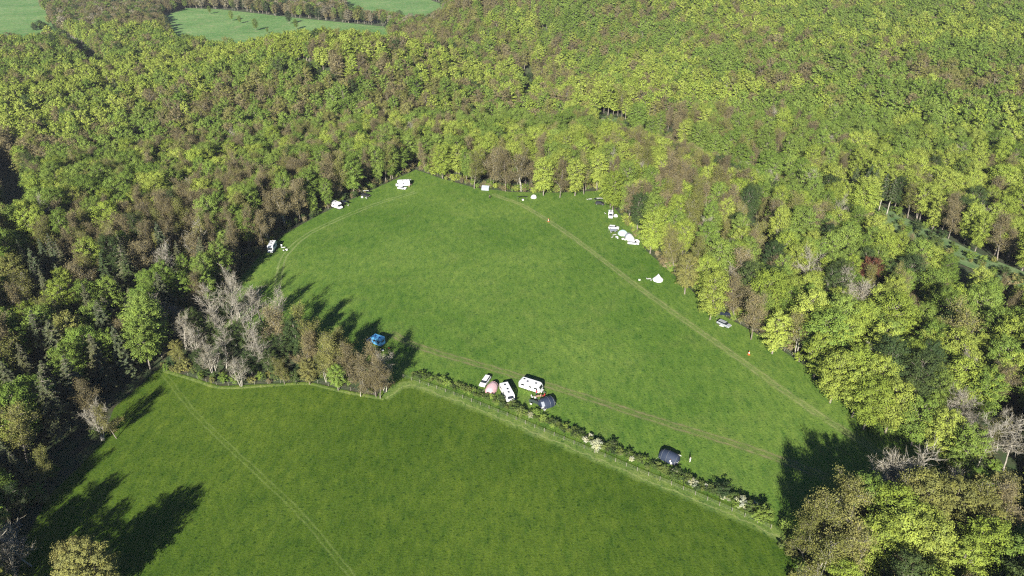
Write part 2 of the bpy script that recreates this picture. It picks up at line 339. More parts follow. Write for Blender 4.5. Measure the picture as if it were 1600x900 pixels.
# ------------------------------------------------------------------ trees
def fast_mesh(name, V, F4, F3=None, mats=(), mi=None):
    me = bpy.data.meshes.new(name); V = np.asarray(V, float); nv = len(V)
    F4 = np.asarray(F4, int).reshape(-1, 4); F3 = np.asarray(F3 if F3 is not None else [], int).reshape(-1, 3)
    loops = np.concatenate([F4.ravel(), F3.ravel()]); st = np.concatenate([np.arange(len(F4))*4, len(F4)*4 + np.arange(len(F3))*3])
    me.vertices.add(nv); me.vertices.foreach_set('co', V.ravel()); me.loops.add(len(loops)); me.loops.foreach_set('vertex_index', loops)
    me.polygons.add(len(st)); me.polygons.foreach_set('loop_start', st)
    for q in mats: me.materials.append(q)
    if mi is not None: me.polygons.foreach_set('material_index', mi)
    me.update(calc_edges=True); return me
def cards(P, Nrm, size, g):
    """a leaf spray: one small bent quad per point, facing roughly along Nrm"""
    n = len(P); a = g.normal(size=(n, 3)); u = np.cross(Nrm, a); u /= np.linalg.norm(u, axis=1)[:, None] + 1e-9; v = np.cross(Nrm, u)
    s = size * g.uniform(.6, 1.35, n)[:, None]; asp = g.uniform(.45, .8, n)[:, None]
    V = np.stack([P - u*s, P - v*s*asp + Nrm*s*.15, P + u*s, P + v*s*asp + Nrm*s*.15], 1).reshape(-1, 3)
    return V, np.arange(4*n).reshape(n, 4)
def unit(v): return v / (np.linalg.norm(v, axis=-1, keepdims=True) + 1e-9)
def limb_path(g, p0, d0, L, r0, r1, n, wob, up):
    P = [np.array(p0, float)]; d = np.array(d0, float)
    for i in range(n):
        d = unit(d + g.normal(size=3)*wob + np.array([0, 0, up])); P.append(P[-1] + d*L/n)
    rr = np.linspace(r0, r1, n+1); return np.array(P), rr, d
class Tubes:
    def __init__(s): s.V = []; s.F = []; s.n = 0
    def path(s, P, rr, k_=4):
        base = s.n
        for i in range(len(P)):
            d = unit(P[min(i+1, len(P)-1)] - P[max(i-1, 0)]); a = np.array([1, 0, 0]) if abs(d[0]) < .8 else np.array([0, 1, 0])
            u = unit(np.cross(d, a)); v = np.cross(d, u)
            for j in range(k_):
                t = 2*math.pi*j/k_; s.V.append(P[i] + rr[i]*(math.cos(t)*u + math.sin(t)*v))
        for i in range(len(P)-1):
            for j in range(k_):
                s.F.append((base+i*k_+j, base+i*k_+(j+1) % k_, base+(i+1)*k_+(j+1) % k_, base+(i+1)*k_+j))
        s.n += len(P)*k_
def crown_leafy(g, H, Rc, base, nl, per, size, layered=.5, lump=1.0):
    P, Q = [], []
    hc = (H - base)/2; ctr = np.array([0, 0, base + hc]); lobes = []
    for i in range(nl):
        z = 1 - 2*(i + .5)/nl; z = z*.98; th = i*2.39996 + g.uniform(-.5, .5); rr = math.sqrt(max(0, 1 - abs(z)**2.3))
        q = g.uniform(.62, 1.0); c = ctr + np.array([rr*math.cos(th)*Rc*.80*q, rr*math.sin(th)*Rc*.80*q, z*hc*.86*g.uniform(.9, 1.03)])
        lobes.append(c); R_ = g.uniform(.17, .33)*Rc*lump
        n = int(per*g.uniform(.7, 1.3)); d = unit(g.normal(size=(n, 3))); d[:, 2] = np.where(d[:, 2] < -.25, -d[:, 2], d[:, 2]); d = unit(d)
        rad = R_*g.uniform(.45, 1.12, n)[:, None]; ol = unit((c - ctr)*np.array([1, 1, .7]) + g.normal(size=3)*.4); q_ = d*rad*np.array([.85, .85, .60]); p = c + q_ + (q_ @ ol)[:, None]*ol*.95
        out = unit(p - ctr*np.array([1, 1, .8])); nr = unit(d*.7 + out*.35 + np.array([0, 0, layered]) + g.normal(size=(n, 3))*.42)
        P.append(p); Q.append(nr)
    n = int(per*nl*.10); d = unit(g.normal(size=(n, 3))); p = ctr + d*np.array([Rc*.72, Rc*.72, hc*.8])*g.uniform(.3, 1, n)[:, None]; P.append(p); Q.append(unit(d + g.normal(size=(n, 3))*.6))
    P = np.concatenate(P); Q = np.concatenate(Q)
    return cards(P, Q, size, g) + (np.array(lobes),)
def branching(g, H, Rc, base, thick=.23, nl=7, fine=5, spread=.9, twig_w=.05, tips=None, forks=1, levels=(5, 5)):
    tb = Tubes(); tv, tf = [], []; tip = []
    for fk in range(forks):
        lean = g.normal(size=2)*(.12 if forks == 1 else .28); p0 = np.array([g.uniform(-.4, .4)*(forks > 1), g.uniform(-.4, .4)*(forks > 1), -.3])
        Tp, Tr, _ = limb_path(g, p0, [lean[0], lean[1], 1], H*.80, thick, thick*.25, 7, .07, .12); tb.path(Tp, Tr, 6)
        for i in range(nl):
            f = base/H + (.86 - base/H)*(i + g.uniform(0, .9))/nl; q = f/.80*7; k_ = int(min(q, 6)); p = Tp[k_] + (Tp[k_+1] - Tp[k_])*(q - k_); r = np.interp(q, range(8), Tr)
            th = i*2.4 + g.uniform(-.6, .6); el = g.uniform(.35, .8) + .35*f; d = np.array([math.cos(th)*math.cos(el), math.sin(th)*math.cos(el), math.sin(el)])
            L1 = Rc*spread*(1.25 - .55*f)*g.uniform(.8, 1.15); P1, R1, _ = limb_path(g, p, d, L1, r*.55, r*.16, 5, .16, .10); tb.path(P1, R1, 4)
            for j in range(levels[0]):
                q = 1.2 + 3.7*j/levels[0]; k_ = int(q); p = P1[k_]; d = unit((P1[k_+1] - P1[k_]) + g.normal(size=3)*.55*np.linalg.norm(P1[k_+1] - P1[k_]) + np.array([0, 0, .15]))
                P2, R2, _ = limb_path(g, p, d, L1*g.uniform(.35, .6), R1[k_]*.6, .03, 3, .25, .12); tb.path(P2, R2, 3)
                for k2 in range(levels[1]):
                    p = P2[1 + k2 % 3]; d = unit(d + g.normal(size=3)*.6 + np.array([0, 0, .2]))
                    P3, R3, d3 = limb_path(g, p, d, g.uniform(.9, 1.9), .035, .015, 2, .3, .1); tb.path(P3, R3 + .008, 3); tip.append(P3[-1]); tip.append(P3[1])
                    for _ in range(fine):
                        a = P3[g.integers(0, 3)]; dd = unit(d3 + g.normal(size=3)*.7)*g.uniform(.5, 1.3); s_ = unit(np.cross(dd, g.normal(size=3)))*twig_w*.5
                        n0 = len(tv); tv += [a - s_, a + s_, a + dd]; tf.append((n0, n0+1, n0+2))
    return tb, np.array(tv).reshape(-1, 3), np.array(tf, int).reshape(-1, 3), np.array(tip)
def trunk_only(g, H, lobes, base, thick):
    tb = Tubes(); Tp, Tr, _ = limb_path(g, [0, 0, -.3], [0, 0, 1], H*.82, thick, thick*.2, 6, .05, .1); tb.path(Tp, Tr, 7)
    for c in lobes[::2]:
        f = min(max((c[2]*.72)/(H*.82), .18), .9)*6; k_ = int(min(f, 5)); p = Tp[k_] + (Tp[k_+1]-Tp[k_])*(f-k_); mid = (p + c)/2 + np.array([0, 0, .4]) + g.normal(size=3)*.3
        tb.path(np.array([p, mid, c]), [np.interp(f, range(7), Tr)*.45, .09, .04], 4)
    return tb
def P_leafy(seed, H, Rc, base, nl, per, size, **k_):
    g = np.random.default_rng(seed); V, F, lobes = crown_leafy(g, H, Rc, base, nl, per, size, **k_); tb = trunk_only(g, H, lobes, base, .30)
    return dict(crown=(V, F, None), trunk=(tb.V, tb.F), H=H)
def P_budding(seed, H, Rc, base, n, size, forks=1):
    g = np.random.default_rng(seed); tb, tv, tf, tip = branching(g, H, Rc, base, forks=forks, nl=8 if forks == 1 else 5, fine=2)
    i = g.integers(0, len(tip), n); P = tip[i] + g.normal(size=(n, 3))*.55; Q = unit(g.normal(size=(n, 3)) + np.array([0, 0, .5])); V, F = cards(P, Q, size, g)
    V2 = np.concatenate([V, tv]); return dict(crown=(V2, F, tf + len(V)), trunk=(tb.V, tb.F), H=H)
def P_bare(seed, H, Rc, base, fine=6, forks=1, tw=.055):
    g = np.random.default_rng(seed); tb, tv, tf, tip = branching(g, H, Rc, base, forks=forks, nl=9 if forks == 1 else 6, fine=fine, twig_w=tw)
    return dict(crown=(tv, [], tf), trunk=(tb.V, tb.F), H=H)
def P_conifer(seed, H, Rc, base, tiers=17, size=.34, droop=.25, gap=.0):
    g = np.random.default_rng(seed); tb = Tubes(); tb.path(np.array([[0, 0, -.3], [0, 0, H*.5], [0, 0, H]]), [.30, .18, .03], 7); P, Q = [], []
    for i in range(tiers):
        f = i/(tiers-1); z = base + (H - base)*f**.95; L = Rc*(1 - f)**.75*g.uniform(.8, 1.1) + .25; nb = max(4, int(9 - 4*f))
        for j in range(nb):
            if g.uniform() < gap: continue
            th = 2*math.pi*(j + g.uniform(-.3, .3))/nb + i; l = L*g.uniform(.7, 1.12); tt = np.linspace(0, 1, 4)
            pts = np.stack([np.cos(th)*l*tt, np.sin(th)*l*tt, z + l*(.10*tt - droop*tt**2)], 1); tb.path(pts, np.linspace(.06, .02, 4), 3)
            n = int(11*l) + 4; t_ = g.uniform(.12, 1, n); wd = (1 - .55*t_)*.30*l
            p = np.stack([np.cos(th)*l*t_, np.sin(th)*l*t_, z + l*(.10*t_ - droop*t_**2)], 1); sd_ = np.array([-math.sin(th), math.cos(th), 0])
            p = p + sd_*(g.uniform(-1, 1, n)*wd)[:, None]; p[:, 2] -= g.uniform(0, .35, n); P.append(p); Q.append(unit(np.array([math.cos(th)*.35, math.sin(th)*.35, 1.0]) + g.normal(size=(n, 3))*.35))
    V, F = cards(np.concatenate(P), np.concatenate(Q), size, g); return dict(crown=(V, F, None), trunk=(tb.V, tb.F), H=H)
PRO = {}   # shape name -> parts
for i in range(5): PRO['leafy%d' % i] = P_leafy(10+i, [18, 17, 19, 16, 18][i], [5.4, 5.0, 5.8, 4.8, 5.3][i], [1.2, 2.4, 1.6, 1.0, 3][i], [88, 76, 100, 70, 80][i], 150, .185, layered=[.5, .8, .3, .6, .4][i])
for i in range(3): PRO['bud%d' % i] = P_budding(30+i, [17, 16, 18][i], [5.2, 4.8, 5.6][i], 2.6, 7500, .15, forks=[1, 2, 1][i])
for i in range(4): PRO['bare%d' % i] = P_bare(40+i, [16, 17, 15, 14][i], [5.6, 6.2, 5.5, 4.8][i], [5, 5.5, 4, 2.5][i], forks=[1, 1, 2, 3][i], fine=5, tw=.04)
for i in range(3): PRO['con%d' % i] = P_conifer(50+i, [19, 17, 20][i], [3.8, 4.3, 3.2][i], [2.5, 3, 9][i], tiers=[20, 13, 14][i], gap=[.0, .15, .1][i], size=.36)
for i in range(3): PRO['bush%d' % i] = P_leafy(60+i, [5.0, 4.2, 6.0][i], [2.5, 2.8, 2.6][i], .2, 20, 75, .22, layered=.4, lump=1.15)
for i in range(4): PRO['far%d' % i] = P_leafy(70+i, [18, 17, 19, 16][i], [5.0, 4.7, 5.3, 4.5][i], 3, 40, 78, .33, layered=.5)
for i in range(2): PRO['farbud%d' % i] = P_leafy(80+i, [17, 16][i], [4.8, 4.6][i], 3, 38, 80, .235, layered=.2, lump=1.1)
HH = {k_: v['H'] for k_, v in PRO.items()}
KIND_OF = {'leafy': 'broadleaf_tree', 'bud': 'budding_tree', 'bare': 'bare_tree', 'con': 'conifer_tree', 'bush': 'bush'}
def stem_of(s): return s.rstrip('0123456789')
parts_cache = {}
def part_meshes(shape):
    if shape not in parts_cache:
        p = PRO[shape]; V, F, F3 = p['crown']; bare = stem_of(shape) == 'bare'
        parts_cache[shape] = (fast_mesh('crown', V, F, F3, [LEAF['twig']]), fast_mesh('trunk', p['trunk'][0], p['trunk'][1], None, [M_pale if bare or shape in ('con2', 'bud1') else M_bark]))
    return parts_cache[shape]
def make_tree(shape, col, x, y, sc, rot, label, group, z=None, thin=1.0, cat=None, name=None):
    cm, tm = part_meshes(shape); kind = name or KIND_OF[stem_of(shape)]
    r = empty(kind, label, cat or ('bush' if stem_of(shape) == 'bush' else 'tree'), group); r.location = (x, y, T(x, y) if z is None else z); r.rotation_euler = (0, 0, rot); r.scale = (sc*thin, sc*thin, sc)
    c = bpy.data.objects.new('crown', cm); C.objects.link(c); c.parent = r; c.material_slots[0].link = 'OBJECT'; c.material_slots[0].material = LEAF[col]
    t_ = bpy.data.objects.new('trunk' if stem_of(shape) != 'bush' else 'stem', tm); C.objects.link(t_); t_.parent = r
    return r

# --- every tree's place: (x, y, shape, colour, scale, thin, rot)
TREES = []
def from_crown(px, py, h, frac=.62):            # crown middle seen at this pixel, tree height h
    return G(px, py, h*frac)
EXPL = [  # crown centre, height, shape, colour
 (1440,778,18,'leafy4','olive'),(1395,802,18,'leafy2','lime'),(1492,788,18,'leafy1','olive'),(1545,800,16,'bud1','olive'),(948,288,14,'leafy3','lime'),(955,300,12,'leafy1','lime'),
 (1310,772,17,'bud2','olive'),(1355,782,17,'leafy1','green'),(1430,790,16,'bud1','olive'),(1265,835,14,'bud2','olive'),(1310,830,17,'bud1','olive'),(1530,805,15,'leafy4','olive'),(1435,822,16,'leafy0','lime'),(1370,845,17,'leafy2','lime'),
 (282,510,13,'bare2','twig'),(330,560,11,'bare3','twig'),(370,575,10,'bare3','twig'),(400,510,15,'bare0','twig'),(365,455,16,'bare2','twig'),(425,485,15,'bare0','twig'),(340,495,14,'bare2','twig'),(275,560,7,'bud0','olive'),(440,575,9,'bud2','olive'),(480,575,9,'leafy3','olive'),(525,585,9,'leafy1','green'),
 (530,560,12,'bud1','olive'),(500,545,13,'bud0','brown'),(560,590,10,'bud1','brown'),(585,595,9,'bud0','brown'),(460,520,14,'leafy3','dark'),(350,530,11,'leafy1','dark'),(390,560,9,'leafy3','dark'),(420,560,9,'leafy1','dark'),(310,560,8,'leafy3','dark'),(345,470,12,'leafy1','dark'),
 (1402,742,18,'bare2','twig'),(1380,735,15,'bare3','twig'),(1295,800,17,'bud0','olive'),(1340,790,16,'bud1','olive'),(1400,835,17,'leafy0','lime'),(1455,850,17,'leafy2','lime'),(1475,800,15,'bud2','olive'),
 (1540,850,17,'leafy2','lime'),(1555,775,14,'bud1','olive'),(1590,800,15,'bud0','brown'),(1340,860,18,'bud2','olive'),(1290,865,15,'bud1','olive'),(1505,880,14,'leafy3','lime'),(1590,880,16,'leafy1','green'),(1500,760,11,'bare3','twig'),
 (1548,680,16,'bare0','twig'),(1590,685,16,'bare1','twig'),(1503,632,13,'bare3','twig'),(1478,670,15,'leafy0','lime'),(1515,695,15,'leafy3','green'),(1520,585,14,'bare2','twig'),(1560,590,15,'bud2','brown'),
 (1275,420,18,'bare0','twig'),(1322,450,18,'bare1','twig'),(1345,458,17,'bare3','twig'),(1205,440,17,'leafy1','dark'),(1450,560,16,'leafy3','dark'),(1363,412,17,'leafy3','rust'),(1490,455,14,'leafy0','lime'),
 (1117,450,19,'leafy0','lime'),(1155,455,17,'bud0','brown'),(1182,485,17,'bud2','brown'),(1160,420,17,'bud1','brown'),(1215,512,15,'leafy3','lime'),(1235,470,15,'leafy1','green'),(1282,548,15,'leafy3','lime'),
 (1310,580,17,'leafy0','lime'),(1340,575,18,'leafy2','lime'),(1375,590,18,'leafy0','lime'),(1365,620,17,'leafy2','lime'),(1400,625,17,'leafy0','lime'),(1345,605,16,'leafy1','lime'),(1440,650,15,'leafy3','green'),(1250,520,14,'bud1','olive'),(1545,535,15,'leafy2','lime'),(1500,530,15,'bud1','brown'),
 (850,268,19,'leafy0','lime'),(876,275,17,'bud0','brown'),(770,255,19,'bud1','brown'),(790,262,19,'bud0','brown'),(740,258,19,'bud2','olive'),(815,262,19,'bud1','brown'),(717,245,18,'leafy1','lime'),(690,245,18,'leafy2','lime'),(900,270,18,'leafy3','lime'),(914,268,18,'bud2','olive'),(935,262,18,'leafy4','lime'),(960,290,19,'leafy0','lime'),
 (1020,355,18,'leafy0','lime'),(985,310,18,'bud2','brown'),(1060,385,17,'bud0','olive'),(1035,345,17,'leafy2','lime'),(1075,420,16,'leafy1','olive'),
 (620,235,17,'leafy3','olive'),(590,245,18,'bud2','brown'),(560,255,18,'leafy1','green'),(520,265,18,'bud0','brown'),(490,280,18,'leafy4','green'),(440,315,18,'bud1','brown'),(462,300,17,'bud1','brown'),(430,325,16,'bud0','brown'),
 (255,485,15,'bare0','twig'),(320,470,16,'bare1','twig'),(350,470,17,'bare0','twig'),(380,480,17,'bare1','twig'),(405,470,16,'bare2','twig'),(300,530,11,'bare3','twig'),(345,540,13,'bare0','twig'),(385,545,14,'bare1','twig'),(360,500,15,'bare1','twig'),(430,510,15,'bud1','brown'),
 (415,550,12,'bare2','twig'),(455,500,15,'bud0','olive'),(490,525,15,'bud2','olive'),(470,545,13,'bud0','brown'),(520,540,14,'bud1','olive'),(545,535,13,'bud0','olive'),(540,562,14,'bud2','brown'),(515,548,15,'bud0','olive'),(575,572,14,'bud0','brown'),(590,585,13,'bud2','brown'),(600,578,12,'bare3','twig'),(505,572,9,'bud1','olive'),
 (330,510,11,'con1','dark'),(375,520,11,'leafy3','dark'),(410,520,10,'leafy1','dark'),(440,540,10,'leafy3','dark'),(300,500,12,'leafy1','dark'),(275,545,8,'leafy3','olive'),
 (150,500,16,'leafy0','green'),(110,590,18,'con1','needle'),(150,555,18,'con0','needle'),(75,620,19,'con1','needle'),(185,540,17,'con0','needle'),(60,430,19,'con0','needle'),(25,440,18,'leafy1','olive'),(10,520,18,'leafy0','green'),(60,520,18,'con1','needle'),(200,425,18,'con0','dark'),(165,425,17,'con0','dark'),
 (225,400,17,'bud1','brown'),(255,405,17,'bare2','twig'),(150,655,11,'bare3','twig'),(172,655,10,'bud0','olive'),(20,670,17,'bud2','olive'),(15,600,18,'con0','needle'),(110,520,18,'leafy3','olive'),(40,570,18,'con0','needle'),(25,838,14,'bare2','twig'),(10,880,12,'bare2','twig'),(142,882,15.5,'leafy0','olive'),(118,892,14,'leafy3','olive'),
 (1335,285,18,'con2','dark'),(1352,290,19,'con2','dark'),(1366,288,19,'con2','dark'),(1382,295,18,'con2','dark'),(1395,300,17,'con2','dark'),(1358,280,18,'con0','dark'),
]
for px, py, h, sh, col in EXPL:
    x, y = from_crown(px, py, h); TREES.append([x, y, sh, col, h/HH[sh], 1.0, random.uniform(0, 6.28), True])
for x, y, h in ((-84, 94, 14), (-96, 86, 16), (-103, 92, 17), (-90, 84, 15), (-112, 98, 17), (-108, 86, 16), (-118, 110, 17)): TREES.append([x, y, 'leafy4', 'olive', h/18, 1.0, 1.0, True])
for px, py, h in ((362,33,12),(375,37,9),(400,48,13),(452,38,15),(463,46,11),(328,22,10),(418,52,6)):
    x, y = G(px, py); TREES.append([x, y, 'leafy1', 'green' if px != 452 else 'dark', h/17, .9, 1.0, True])
E_ = np.array([(t_[0], t_[1]) for t_ in TREES])
sp = 6.1; gx = np.arange(-1250, 1251, sp); gy = np.arange(30, 1560, sp*.866); X, Y = np.meshgrid(gx, gy); X = X + (np.arange(len(gy)) % 2)[:, None]*sp/2
P = np.stack([X.ravel(), Y.ravel()], 1) + rng.uniform(-2.7, 2.7, (X.size, 2))
P = P[(P[:, 1] > 270) | (rng.uniform(size=len(P)) < .78)]
ok = np.abs(P[:, 0]) < .80*P[:, 1] + 75
P = P[ok]
far = P[:, 1] > 700; P = P[~far | (rng.uniform(size=len(P)) < .86)]
keep = np.ones(len(P), bool)
for q in (MEADOW, FIELD2): keep &= sdist(P, q) > 1.2
for q in (FAR1, FAR2, FAR3, FAR4): keep &= sdist(P, q) > rng.uniform(-4, 12, len(P))
keep &= seg_dist(P, RIDE) > 7.5
for q, wd_ in zip(GAPS, (10, 9, 5.5, 7)): keep &= seg_dist(P, q) > wd_
keep &= (rng.uniform(size=len(P)) > .05) | (P[:, 1] > 330)
keep &= ~((P[:, 1] < 60) & (np.abs(P[:, 0]) < 75))
P = P[keep]
d2 = np.min(np.hypot(P[:, None, 0] - E_[None, :, 0], P[:, None, 1] - E_[None, :, 1]), axis=1); P = P[d2 > 5.0]
P = P[~((sdist(P, CLUMP) < 1) & (rng.uniform(size=len(P)) < .6))]
Tz = terrain(P)
n1 = vnoise(P, 90, 1); n2 = vnoise(P, 38, 2); n3 = vnoise(P, 200, 9)
dmead = sdist(P, MEADOW); dclump = sdist(P, CLUMP); side = (P - RA) @ rn; dride = seg_dist(P, RIDE); ridex = smooth_line(RIDE, 20); rpx = np.array([proj(a[0], a[1], 0) for a in ridex])
cresty = np.interp(P[:, 0], smooth_line(CREST)[:, 0], smooth_line(CREST)[:, 1])
for i, (x, y) in enumerate(P):
    dist = math.hypot(x, y); r = random.random(); b = n1[i]*.55 + n2[i]*.45
    px, py = proj(x, y, Tz[i] + 9)
    left = x < -60 and y < 330
    pb = .10 + 1.7*max(0, b - .50) + .5*max(0, n3[i] - .62); 
    if 560 < px < 900 and 60 < py < 150: pb += .30
    if side[i] > 10 and px > 1150: pb -= .06
    if dist > 760 and x < -60: pb = .93 if py < 45 else pb
    if 10 < side[i] < 45: pb += .25
    if left: pb += .10
    if x > -150 and y > cresty[i] + 20: pb += .22
    if 0 < dmead[i] < 70 and x < -35 and y > 225: pb += .28
    if r < pb: col = 'olive' if random.random() < .45 else 'brown'; fam = 'bud'
    else:
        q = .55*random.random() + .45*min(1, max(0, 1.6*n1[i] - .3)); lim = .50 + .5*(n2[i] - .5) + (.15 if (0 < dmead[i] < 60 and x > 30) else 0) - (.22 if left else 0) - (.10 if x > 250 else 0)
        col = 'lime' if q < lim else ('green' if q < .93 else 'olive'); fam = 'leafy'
    q = random.random()
    if q < (.07 if (x > 60 and y < 360 and side[i] < 0) else .014): fam, col = 'bare', 'twig'
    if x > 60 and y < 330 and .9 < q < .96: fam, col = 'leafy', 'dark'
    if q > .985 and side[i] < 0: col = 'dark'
    if left and y < 240 and random.random() < .30: fam, col = 'con', 'needle'
    elif x < -40 and random.random() < .012: fam, col = 'con', 'dark'
    if dist > 760 and x < -60 and py < 45: col = random.choice(('brown', 'olive', 'brown', 'dark', 'twig', 'green')); fam = random.choice(('bud', 'leafy'))
    if dclump[i] < 1: fam, col = ('bare', 'twig') if random.random() < .45 else ('bud', 'brown')
    sc = random.uniform(.78, 1.12); dd_ = random.random()
    if dd_ < .06: sc *= .75
    if dist > 300: pass
    if left and y < 200: sc *= .95
    if y < 135: sc *= .85
    if 0 < dmead[i] < 6 and random.random() < .35: sc *= .75
    if dclump[i] < 1: sc *= .8
    th = random.uniform(.74, 1.26)*(1.0 if dist < 230 else .88)
    if dist > 760 and x < -60 and py < 45: th *= 1.25; sc *= .85
    if fam == 'leafy': sh = 'leafy%d' % random.randrange(5)
    elif fam == 'bud': sh = 'bud%d' % random.randrange(3)
    elif fam == 'bare': sh = 'bare%d' % random.randrange(4)
    else: sh = 'con%d' % random.randrange(2)
    # lower growth on the near bank of the ride
    if -75 < side[i] < -6 and dride[i] < 80:
        top = proj(x, y, Tz[i] + HH[sh]*sc*.97); j = int(np.argmin(np.abs(rpx[:, 0] - top[0]))); ry = rpx[j, 1]
        if 930 < top[0] < 1265 or 1310 < top[0] < 1700:
            if top[1] < ry + 0:
                hmax = 17.0
                for hh in np.arange(17, 1, -1.0):
                    if proj(x, y, Tz[i] + hh)[1] > ry + 0: hmax = hh; break
                else: hmax = 0
                if hmax < 2.5: continue
                if hmax < 8: sh = 'bush%d' % random.randrange(3); col = random.choice(('green', 'olive', 'lime', 'brown')); sc = hmax/HH[sh]
                else: sc = hmax/HH[sh]; th *= 1.1
    TREES.append([x, y, sh, col, sc, th, random.uniform(0, 6.28), False])
# undergrowth along the wood edges and in the ride
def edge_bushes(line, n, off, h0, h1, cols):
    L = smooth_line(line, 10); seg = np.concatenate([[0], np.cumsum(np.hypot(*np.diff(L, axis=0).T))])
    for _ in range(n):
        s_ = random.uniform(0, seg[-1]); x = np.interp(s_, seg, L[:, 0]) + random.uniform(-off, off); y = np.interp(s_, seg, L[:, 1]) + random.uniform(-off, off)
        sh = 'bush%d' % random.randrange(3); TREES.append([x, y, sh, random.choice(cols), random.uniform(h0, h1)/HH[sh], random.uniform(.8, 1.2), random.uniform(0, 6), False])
for q in (MEADOW,):
    L_ = q[:20]; edge_bushes(L_ + np.array([1.5, 2.0]), 200, 2.2, 1.0, 4.0, ('green','olive','brown','green','lime'))
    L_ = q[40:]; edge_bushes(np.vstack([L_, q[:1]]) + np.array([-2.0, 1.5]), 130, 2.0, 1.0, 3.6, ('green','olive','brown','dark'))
edge_bushes(FIELD2[-10:] + np.array([-2.5, 0]), 60, 2.4, 1.0, 4.0, ('green','dark','olive'))
edge_bushes(GP([(655,262),(740,289),(800,296),(870,297),(943,294)]), 40, 1.5, 1.5, 3.6, ('green','olive','brown'))
edge_bushes(GP([(948,298),(965,325),(1012,387),(1092,456),(1182,512),(1292,585),(1345,622)]), 26, 1.2, 1.2, 2.8, ('green','olive','brown'))
edge_bushes(GP([(255,570),(300,584),(345,596),(420,594),(480,591),(530,600),(590,612)]), 46, 1.6, 1.4, 3.8, ('green','olive','olive','hedge','brown','dark'))
edge_bushes(GP([(1235,850),(1255,880),(1262,920)]), 14, 3.0, 1.0, 2.6, ('green','olive','hedge'))
for q in GAPS[:3]: edge_bushes(q, 110, 8, 3.0, 6.5, ('dark', 'dark', 'green'))  # dark bushes added to fill the gaps, their leaf colour standing in for shade
edge_bushes(GP([(1480,735),(1540,765),(1600,790),(1680,830)]), 60, 3.5, 1.2, 3.5, ('green','dark','olive','green'))
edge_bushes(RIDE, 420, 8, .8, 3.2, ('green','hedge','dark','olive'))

def shows(t_):
    px, py = proj(t_[0], t_[1], HH[t_[2]]*t_[4]*.6); return -15 < px < 1615 and -10 < py < 925
zs = terrain([(t_[0], t_[1]) for t_ in TREES])
LM = [('white bell tent', (1028,437)), ('silver car with black awning', (1131,507)), ('motorhome with folding chairs', (425,394)), ('campervan under dark wood edge', (526,325)),
 ('motorhome in top meadow corner', (630,291)), ('blue camper van', (587,537)), ('pale dome tent', (834,308)), ('clustered tents', (980,376)), ('lower hedge end', (1195,815)),
 ('orange cone by long track', (1170,554)), ('top of lower field', (250,577)), ('shadows on lower field', (300,770)), ('two-trunked tree beside lower field', (155,690)),
 ('shaded meadow corner', (1500,730)), ('dark red tree', (1363,450)), ('row of pale-trunked conifers', (1362,330)), ('bare trees in the clump', (380,560))]
LMW = np.array([G(*p[1]) for p in LM])
ORD = 'first second third fourth fifth sixth seventh eighth ninth tenth eleventh twelfth thirteenth fourteenth fifteenth sixteenth seventeenth eighteenth nineteenth twentieth'.split()
def ordw(n):
    if n < 20: return ORD[n]
    t_ = ['twenty', 'thirty', 'forty', 'fifty', 'sixty', 'seventy', 'eighty', 'ninety'][(n+1)//10 - 2]
    return (t_.replace('ty', 'tieth')) if (n+1) % 10 == 0 else t_ + '-' + ORD[(n+1) % 10 - 1]
LIMITS = {'broadleaf_tree': 280, 'budding_tree': 170, 'bare_tree': 45, 'conifer_tree': 45, 'bush': 40}
order = sorted(range(len(TREES)), key=lambda i: (not TREES[i][7], math.hypot(TREES[i][0], TREES[i][1])) )
cnt, chosen = {}, []
for i in order:
    t_ = TREES[i]; kd = KIND_OF[stem_of(t_[2])]
    if not shows(t_) or (kd == 'bush' and math.hypot(t_[0], t_[1]) > 330) or (not t_[7] and math.hypot(t_[0], t_[1]) > 420): continue
    if cnt.get(kd, 0) >= LIMITS[kd]: continue
    cnt[kd] = cnt.get(kd, 0) + 1; chosen.append(i)
WORD = {'broadleaf_tree': 'leafy tree', 'budding_tree': 'half-leafed tree', 'bare_tree': 'bare tree', 'conifer_tree': 'conifer', 'bush': 'low bush'}
CW = {'lime': 'bright yellow-green', 'green': 'mid-green', 'olive': 'olive', 'brown': 'brownish', 'rust': 'dark red', 'dark': 'dark green', 'needle': 'grey-green', 'twig': 'pale grey', 'hedge': 'fresh green', 'white': 'white'}
groups = {}
for i in chosen:
    t_ = TREES[i]; dd = np.hypot(*(LMW - np.array(t_[:2])).T); j = int(np.argmin(dd)); groups.setdefault((KIND_OF[stem_of(t_[2])], t_[3], j), []).append((dd[j], i))
GRP = {'broadleaf_tree': 'leafy trees of the surrounding wood', 'budding_tree': 'thinly leafed trees in the wood', 'bare_tree': 'bare pale trees', 'conifer_tree': 'conifers among the woodland', 'bush': 'undergrowth bushes at the wood edge'}
for (kd, col, j), L in groups.items():
    L.sort()
    for n_, (_, i) in enumerate(L):
        t_ = TREES[i]
        if len(L) == 1: lab = 'the only %s %s around the %s' % (CW[col], WORD[kd], LM[j][0])
        else: lab = '%s %s, %s of its colour from the %s' % (CW[col], WORD[kd], ordw(n_), LM[j][0])
        if t_[3] == 'rust' and 1300 < proj(t_[0], t_[1], 8)[0] < 1420: lab = 'dark red leafed tree amid bright green crowns in the wood'
        make_tree(t_[2], t_[3], t_[0], t_[1], t_[4], t_[6], lab, GRP[kd], z=float(zs[i]), thin=t_[5])
chosen_s = set(chosen)
